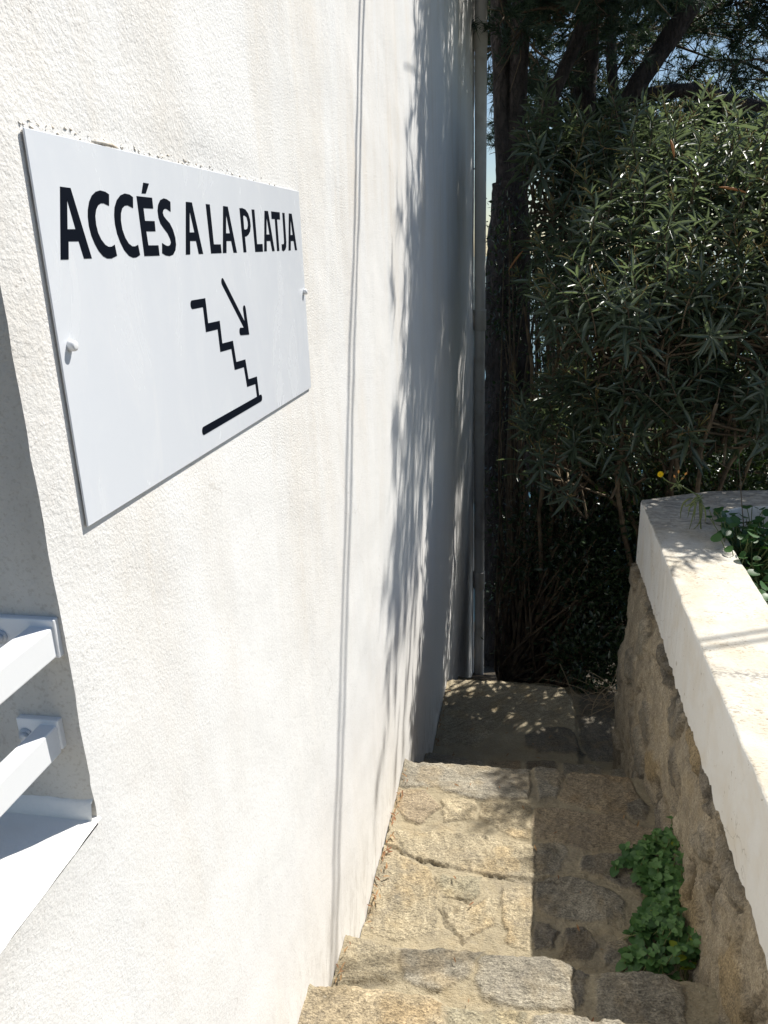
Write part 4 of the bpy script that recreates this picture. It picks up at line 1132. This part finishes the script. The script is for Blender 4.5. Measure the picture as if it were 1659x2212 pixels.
pine('leaning pine with a slanting limb spreading to the upper right of the photo',
     ([(0.80, 8.0, -4.2), (0.86, 8.0, -2.0), (0.98, 8.0, .3), (1.15, 7.9, 1.0), (1.65, 7.8, 1.75), (2.3, 7.6, 2.8)], [.14, .12, .095, .085, .08, .05]),
     [([(1.32, 7.9, 1.2), (1.75, 7.7, 1.22), (2.1, 7.6, 1.05), (2.7, 7.5, .95)], [.06, .055, .05, .03]),
      ([(1.2, 7.9, 1.05), (1.1, 8.2, 1.7), (1.2, 8.3, 2.6)], [.05, .045, .03])],
     [((3.3, 9.2, 2.7), (1.5, 1.2, 1.0), 600), ((2.9, 8.8, 1.5), (1.1, .8, .9), 360), ((2.2, 8.4, 1.1), (.7, .5, .4), 240), ((2.2, 8.6, 2.2), (.8, .6, .5), 330)], 23)

# ------------------------------------------------------------------ oleanders behind the planter wall
oleander('largest sunlit oleander with glossy narrow leaves directly behind the planter wall', (1.5, 5.5, -3.0),
         [((1.15, 4.55, -.50), (.55, .28, .22), 1.0), ((1.75, 4.60, -.45), (.6, .28, .25), 1.0), ((1.30, 4.95, -.12), (.65, .28, .24), 1.2), ((1.95, 5.0, -.05), (.5, .28, .25), .8),
          ((1.35, 5.4, .22), (.75, .3, .24), 1.2), ((1.25, 5.8, .48), (.6, .3, .2), .6), ((.92, 4.75, -.42), (.36, .3, .3), .8), ((1.9, 5.5, .25), (.5, .3, .22), .6),
          ((1.25, 5.0, -1.05), (.75, .4, .40), 1.3), ((.75, 5.2, -1.4), (.5, .4, .4), .7), ((2.0, 5.0, -1.05), (.5, .4, .4), .8), ((1.55, 4.65, -.95), (.65, .22, .28), 1.0)],
         640, 31, extra=[((1.0, 5.5, .62), (0, 0, 1)), ((1.45, 5.5, .58), (.2, 0, 1)), ((1.62, 4.75, .06), (.6, -.3, .6)), ((.85, 4.4, -.38), (-.1, -.5, .3)), ((1.15, 4.5, -.15), (0, -.5, .8)),
                         ((1.3, 4.6, -.1), (-.2, -.5, .8)), ((1.45, 4.55, -.05), (.3, -.4, .8)), ((1.1, 4.5, -.3), (-.5, -.4, .6)), ((1.75, 4.7, .1), (.4, -.2, .9))],
         pods=[((1.42, 4.62, .26), (1.56, 4.58, .22)), ((1.17, 4.65, .50), (1.19, 4.62, .41))])
oleander('shaded oleander sprigs rising left of the big sunlit one, close to the downpipe', (0.75, 5.9, -3.2),
         [((.58, 5.6, .30), (.26, .3, .42), 1.0), ((.64, 5.6, -.35), (.28, .35, .45), 1.0), ((.85, 5.7, .25), (.4, .3, .35), .8)],
         120, 32, extra=[((.50, 5.3, .45), (0, 0, 1)), ((.50, 5.4, .60), (0, 0, 1))],
         pods=[((.42, 5.3, -.02), (.33, 5.25, -.14))])
oleander('oleander at the right edge of the photo with pale sunlit shoots at its top', (2.6, 5.6, -3.0),
         [((2.45, 4.8, -.35), (.5, .3, .3), 1.0), ((2.2, 4.45, .40), (.38, .30, .34), 1.1), ((2.0, 4.25, .02), (.26, .2, .22), .6), ((2.4, 5.2, .15), (.5, .3, .3), 1.0), ((2.35, 5.5, .45), (.5, .3, .3), 1.0), ((3.0, 5.5, .3), (.5, .4, .5), .8), ((2.6, 5.2, -.9), (.7, .5, .6), 1.0)],
         320, 33, extra=[((1.62, 4.7, .40), (.2, 0, 1)), ((1.72, 4.7, .48), (.2, 0, 1)), ((1.68, 4.8, .30), (.1, -.3, 1))])

# ------------------------------------------------------------------ undergrowth and the brush beyond
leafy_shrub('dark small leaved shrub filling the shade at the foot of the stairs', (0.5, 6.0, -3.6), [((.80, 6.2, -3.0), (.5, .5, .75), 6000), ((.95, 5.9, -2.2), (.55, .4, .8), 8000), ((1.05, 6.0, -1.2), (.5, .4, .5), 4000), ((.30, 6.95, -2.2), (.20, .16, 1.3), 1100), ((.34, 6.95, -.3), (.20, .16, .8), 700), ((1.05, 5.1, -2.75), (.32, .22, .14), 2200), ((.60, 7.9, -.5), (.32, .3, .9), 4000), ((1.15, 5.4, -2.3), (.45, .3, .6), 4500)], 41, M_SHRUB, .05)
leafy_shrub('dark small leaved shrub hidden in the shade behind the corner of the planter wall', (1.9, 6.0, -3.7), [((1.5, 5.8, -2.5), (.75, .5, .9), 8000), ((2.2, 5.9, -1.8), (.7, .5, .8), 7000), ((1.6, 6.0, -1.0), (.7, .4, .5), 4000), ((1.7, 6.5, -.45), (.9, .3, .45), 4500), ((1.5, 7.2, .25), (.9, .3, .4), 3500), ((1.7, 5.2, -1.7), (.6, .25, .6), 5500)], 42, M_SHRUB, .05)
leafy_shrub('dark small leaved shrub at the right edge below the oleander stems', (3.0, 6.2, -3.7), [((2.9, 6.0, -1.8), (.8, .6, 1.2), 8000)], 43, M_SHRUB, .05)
leafy_shrub('sunlit olive green brush seen between the thick trunk and the oleander', (0.9, 10.8, -5.3), [((.3, 10.4, -3.2), (.9, .8, 1.5), 5000), ((1.0, 10.6, -1.9), (.9, .8, 1.1), 5000), ((1.7, 10.8, -2.4), (1.0, .8, 1.7), 6500)], 44, M_OLIVE, .085, 'brush on the lower slope')
leafy_shrub('sunlit olive green brush farthest down the slope to the right', (3.2, 11.0, -5.3), [((3.2, 10.9, -2.3), (1.5, .9, 1.9), 9000)], 45, M_OLIVE, .085, 'brush on the lower slope')

# ------------------------------------------------------------------ weeds
M_WEEDY = leaf_mat('young_leaf', (0.095, 0.20, 0.06), (0.15, 0.28, 0.085), 0.5, 0.25, 0.4, (0.15, 0.3, 0.05))
def stair_weed():
    r = np.random.RandomState(5)
    t = thing('weed_clump', 'bright green leafy weed clump growing on a step against the rough stone base', 'weed', (0.96, 2.15, -2.07))
    off = -Vector(t.location)
    a = Acc(); w = Acc(); yg = Acc(); old = Acc()
    for i in range(210):
        y = r.uniform(1.86, 2.42)
        k = (y - 1.86) / .56
        x1 = 1.055 - .055 * k; x0 = .83 + .10 * k - .03 * math.sin(k * 9)
        u = r.rand()
        x = x0 + (x1 - x0) * u
        h = (.045 + .12 * math.sin(min(1, u * 1.1) * 1.7) * (1 - .35 * k)) * r.uniform(.6, 1.05)
        if i < 12: x -= r.uniform(.02, .09); h = r.uniform(.02, .05)
        if 12 <= i < 20: x += .03; h += .05
        top = np.array([x, y, -2.075 + h]); b0 = np.array([x + .03 * r.randn(), y + .03 * r.randn(), -2.09])
        dirn = unit(np.array([-.25 + .2 * r.randn(), .25 * r.randn() - .1, 1.0]))
        tube(w, bez(b0, (b0 + top) / 2 + r.normal(0, .01, 3), top, 5), .0016, 4, cap=False)
        ax = unit(np.cross(dirn, r.normal(0, 1, 3))); ay = np.cross(dirn, ax)
        for lev in range(3):
            pos = top - dirn * .016 * lev * (h / .09)
            for j in range(2 if lev else 4):
                ang = (1.5708 * lev) + j * (3.1416 if lev else 1.5708) + r.normal(0, .2)
                out = math.cos(ang) * ax + math.sin(ang) * ay
                dd = out + dirn * (.35 - .2 * lev)
                L = (.021 + .008 * lev) * r.uniform(.75, 1.2) * (.75 if (lev == 0 and j > 1) else 1)
                acc_ = yg if (lev == 0 and r.rand() < .7) else (old if r.rand() < .02 else a)
                L *= r.uniform(.75, 1.25)
                put_leaves(acc_, OVATE, [pos], [dd], [dirn + r.normal(0, .12, 3)], L, L * .72)
    o = link('leaves', a.mesh('leaves', True), M_WEED, t); o.location = off
    o = link('young_leaves', yg.mesh('young_leaves', True), M_WEEDY, t); o.location = off
    if old.n:
        o = link('yellowed_leaves', old.mesh('yellowed_leaves', True), M_LIME, t); o.location = off
    o = link('stems', w.mesh('stems', True), M_STEM, t); o.location = off
    fl = Acc(); put_leaves(fl, ROUND, [[.925, 1.885, -2.0]] * 4, [[1, 0, .6], [-1, 0, .6], [0, 1, .6], [0, -1, .6]], [[0, 0, 1]] * 4, .007, .006)
    o = link('blossom', fl.mesh('blossom'), M_PINK, t); o.location = off
stair_weed()

def planter_plant(label, c, ext, n, seed, mat, lime=0):
    r = np.random.RandomState(seed)
    t = thing('planter_plant', label, 'plant', c, 'plants in the planter')
    off = -Vector(c)
    a = Acc(); w = Acc(); c = np.array(c)
    for i in range(n):
        e = c + np.array([r.uniform(-1, 1) * ext[0], r.uniform(-1, 1) * ext[1], ext[2] * r.uniform(.15, 1.0)])
        b0 = c + r.normal(0, .03, 3) * np.array([1, 1, 0])
        tube(w, bez(b0, (b0 + e) / 2 + np.array([0, 0, .05]) + r.normal(0, .02, 3), e, 7), .0018, 4, cap=False)
        d = unit(r.normal(0, 1, 3) * np.array([1, 1, .25]))
        L = r.uniform(.028, .055)
        put_leaves(a, ROUND, [e], [d], [unit(np.array([0, -.2, 1]) + r.normal(0, .35, 3))], L, L * r.uniform(.8, 1.05))
    o = link('leaves', a.mesh('leaves', True), mat, t); o.location = off
    o = link('stems', w.mesh('stems', True), M_STEM, t); o.location = off
    if lime:
        q = Acc()
        put_leaves(q, ROUND, [[1.335, 2.66, -1.31]], [[.4, -.9, -.1]], [[0, -.3, 1]], .075, .062)
        o = link('yellow_leaf', q.mesh('yellow_leaf', True), M_LIME, t); o.location = off
planter_plant('round leaved green plant in the far corner of the planter', (1.47, 3.38, -1.48), (.17, .20, .36), 380, 51, M_WEED2)
planter_plant('round leaved green plant sprawling at the planter wall inner edge with a lime leaf', (1.47, 2.88, -1.48), (.20, .28, .28), 380, 52, M_WEED2, 1)
planter_plant('taller round leaved plant at the right edge of the photo', (1.78, 3.25, -1.48), (.18, .24, .38), 300, 53, M_WEED2)

planter_plant('low green plant spilling over the inner edge of the coping beside the yellow flower', (1.36, 3.22, -1.46), (.12, .24, .36), 190, 54, M_WEED2)

def yellow_flower():
    t = thing('wild_flower', 'wild plant with one yellow daisy like flower leaning over the planter wall corner', 'flower', (1.28, 3.42, -1.42))
    off = -Vector(t.location)
    s = Acc()
    root = np.array([1.28, 3.42, -1.40]); n1 = np.array([1.200, 3.34, -1.02]); fork = np.array([1.100, 3.30, -.953]); head = np.array([1.027, 3.28, -.908])
    tube(s, bez(root, [1.22, 3.36, -1.2], n1, 8), .0032, 6); tube(s, bez(n1, (n1 + fork) / 2 + np.array([.0, 0, .004]), fork, 6), [.003, .003, .0027, .0025, .0024, .0023], 6)
    tube(s, bez(fork, [1.06, 3.29, -.953], head, 8), .0019, 6)
    buds = []
    for e in ([1.101, 3.30, -.905], [1.128, 3.30, -.912], [1.088, 3.30, -.925], [1.118, 3.31, -.935]):
        e = np.array(e); tube(s, bez(fork, (fork + e) / 2 + np.array([.004, 0, -.002]), e, 5), .0014, 5); buds.append(e)
    r = np.random.RandomState(2)
    for k in range(10):                              # withered narrow leaves hanging at the knee
        e = n1 + np.array([r.uniform(-.07, .04), r.uniform(-.05, .02), r.uniform(-.17, -.02)])
        tube(s, bez(n1 + r.normal(0, .012, 3), (n1 + e) / 2 + r.normal(0, .03, 3) + np.array([0, -.02, .02]), e, 7), [.002, .0035, .004, .0035, .003, .002, .001], 4)
    for k in range(7):
        e = fork + np.array([r.uniform(-.03, .03), -.01, r.uniform(-.035, -.01)])
        tube(s, bez(fork, (fork + e) / 2 + r.normal(0, .006, 3), e, 5), [.0015, .003, .003, .002, .001], 4)
    o = link('stem', s.mesh('stem', True), M_STEM, t); o.location = off
    f = Acc(); ax = unit(np.array([-.35, -.85, .35])); u = unit(np.cross(ax, [0, 0, 1])); v = np.cross(u, ax)
    for ring, (nn, L, tl) in enumerate(((18, .0135, .15), (14, .0105, .45), (9, .007, .9))):
        an = np.arange(nn) / nn * 2 * np.pi + ring
        D = np.cos(an)[:, None] * u + np.sin(an)[:, None] * v + ax * tl
        put_leaves(f, LANCE, np.tile(head, (nn, 1)), D, np.tile(ax, (nn, 1)), L, .0045)
    o = link('flower_head', f.mesh('flower_head'), M_PETAL, t); o.location = off
    for e in buds:
        b = Acc(); d = unit(e - fork); tube(b, [e - d * .003, e + d * .002, e + d * .007, e + d * .011], [.0022, .0042, .0036, .0012], 8)
        o = link('bud', b.mesh('bud', True), M_BUD, t); o.location = off
yellow_flower()

def stalk(label, pts, seed):
    t = thing('dry_stalk', label, 'stalk', pts[0], 'thin stalks above the planter')
    off = -Vector(pts[0])
    r = np.random.RandomState(seed); s = Acc()
    P = bez(*pts, 12)
    tube(s, P, np.linspace(.003, .0014, 12), 5)
    for k in (5, 8, 10):
        e = P[k] + np.array([r.uniform(-.09, .09), r.uniform(-.03, .03), r.uniform(.02, .09)])
        tube(s, bez(P[k], (P[k] + e) / 2 + r.normal(0, .01, 3), e, 5), .0013, 4)
    o = link('stem', s.mesh('stem', True), M_TWIG, t); o.location = off
    b = Acc()
    for k in range(7):
        e = P[-1] + r.normal(0, .018, 3)
        put_leaves(b, OVATE, [e], [r.normal(0, 1, 3)], [[0, 0, 1.0]], .016, .008)
    o = link('leaves', b.mesh('leaves', True), M_WEED2, t); o.location = off
stalk('thin dry stalk standing behind the yellow flower', [(1.46, 3.42, -1.45), (1.40, 3.42, -1.15), (1.36, 3.42, -.88)], 3)
stalk('tall thin dry stalk right of the planter corner, bending at its top', [(1.58, 3.40, -1.45), (1.60, 3.40, -1.10), (1.66, 3.40, -.80)], 4)

def twigs_on_ground():
    t = thing('dry_twigs', 'bundle of pale dry twigs and straw lying past the lowest visible step', 'twigs', (0.93, 4.62, -2.88))
    off = -Vector(t.location)
    r = np.random.RandomState(9); s = Acc()
    for i in range(34):
        a = np.array([.93 + r.normal(0, .10), 4.62 + r.normal(0, .10), -2.84 + r.uniform(0, .04)])
        d = unit(np.array([r.normal(0, .7), r.normal(0, .4), abs(r.normal(.2, .5))])) * r.uniform(.08, .34)
        tube(s, bez(a, a + d * .5 + r.normal(0, .03, 3), a + d, 6), r.uniform(.0015, .003), 4)
    o = link('twig', s.mesh('twig', True), M_DRY, t); o.location = off
twigs_on_ground()

def litter():
    """dry needles and reddish leaf scraps caught in the crack along the wall and on the steps"""
    r = np.random.RandomState(12)
    a = Acc(); P = []; D = []; L = []
    for (y0, y1, z, n) in ((1.93, 2.75, -2.066, 75), (3.5, 4.4, -2.635, 60), (1.45, 1.73, -1.872, 18)):
        for k in range(n):
            x = .012 + abs(r.normal(0, .012)) if r.rand() < .75 else r.uniform(.03, .95)
            P.append((x, r.uniform(y0, y1), z + r.uniform(.004, .014) - (.0 if x < .05 else .012)))
            D.append((r.normal(0, .4), r.normal(0, 1), r.normal(0, .15))); L.append(r.uniform(.012, .035))
    L = np.array(L)
    put_leaves(a, LANCE, P, D, np.array([[0, 0, 1.0]] * len(P)) + r.normal(0, .3, (len(P), 3)), L, L * .2)
    o = link('leaf_litter', a.mesh('leaf_litter'), simple('dry_leaf', (0.24, 0.11, 0.055), .8, .2, None, ((0.34, 0.22, 0.11), 30, .4, .6)))
    o['kind'] = 'stuff'; tag(o, 'reddish dry leaf scraps caught along the foot of the white wall', 'leaf litter')
litter()
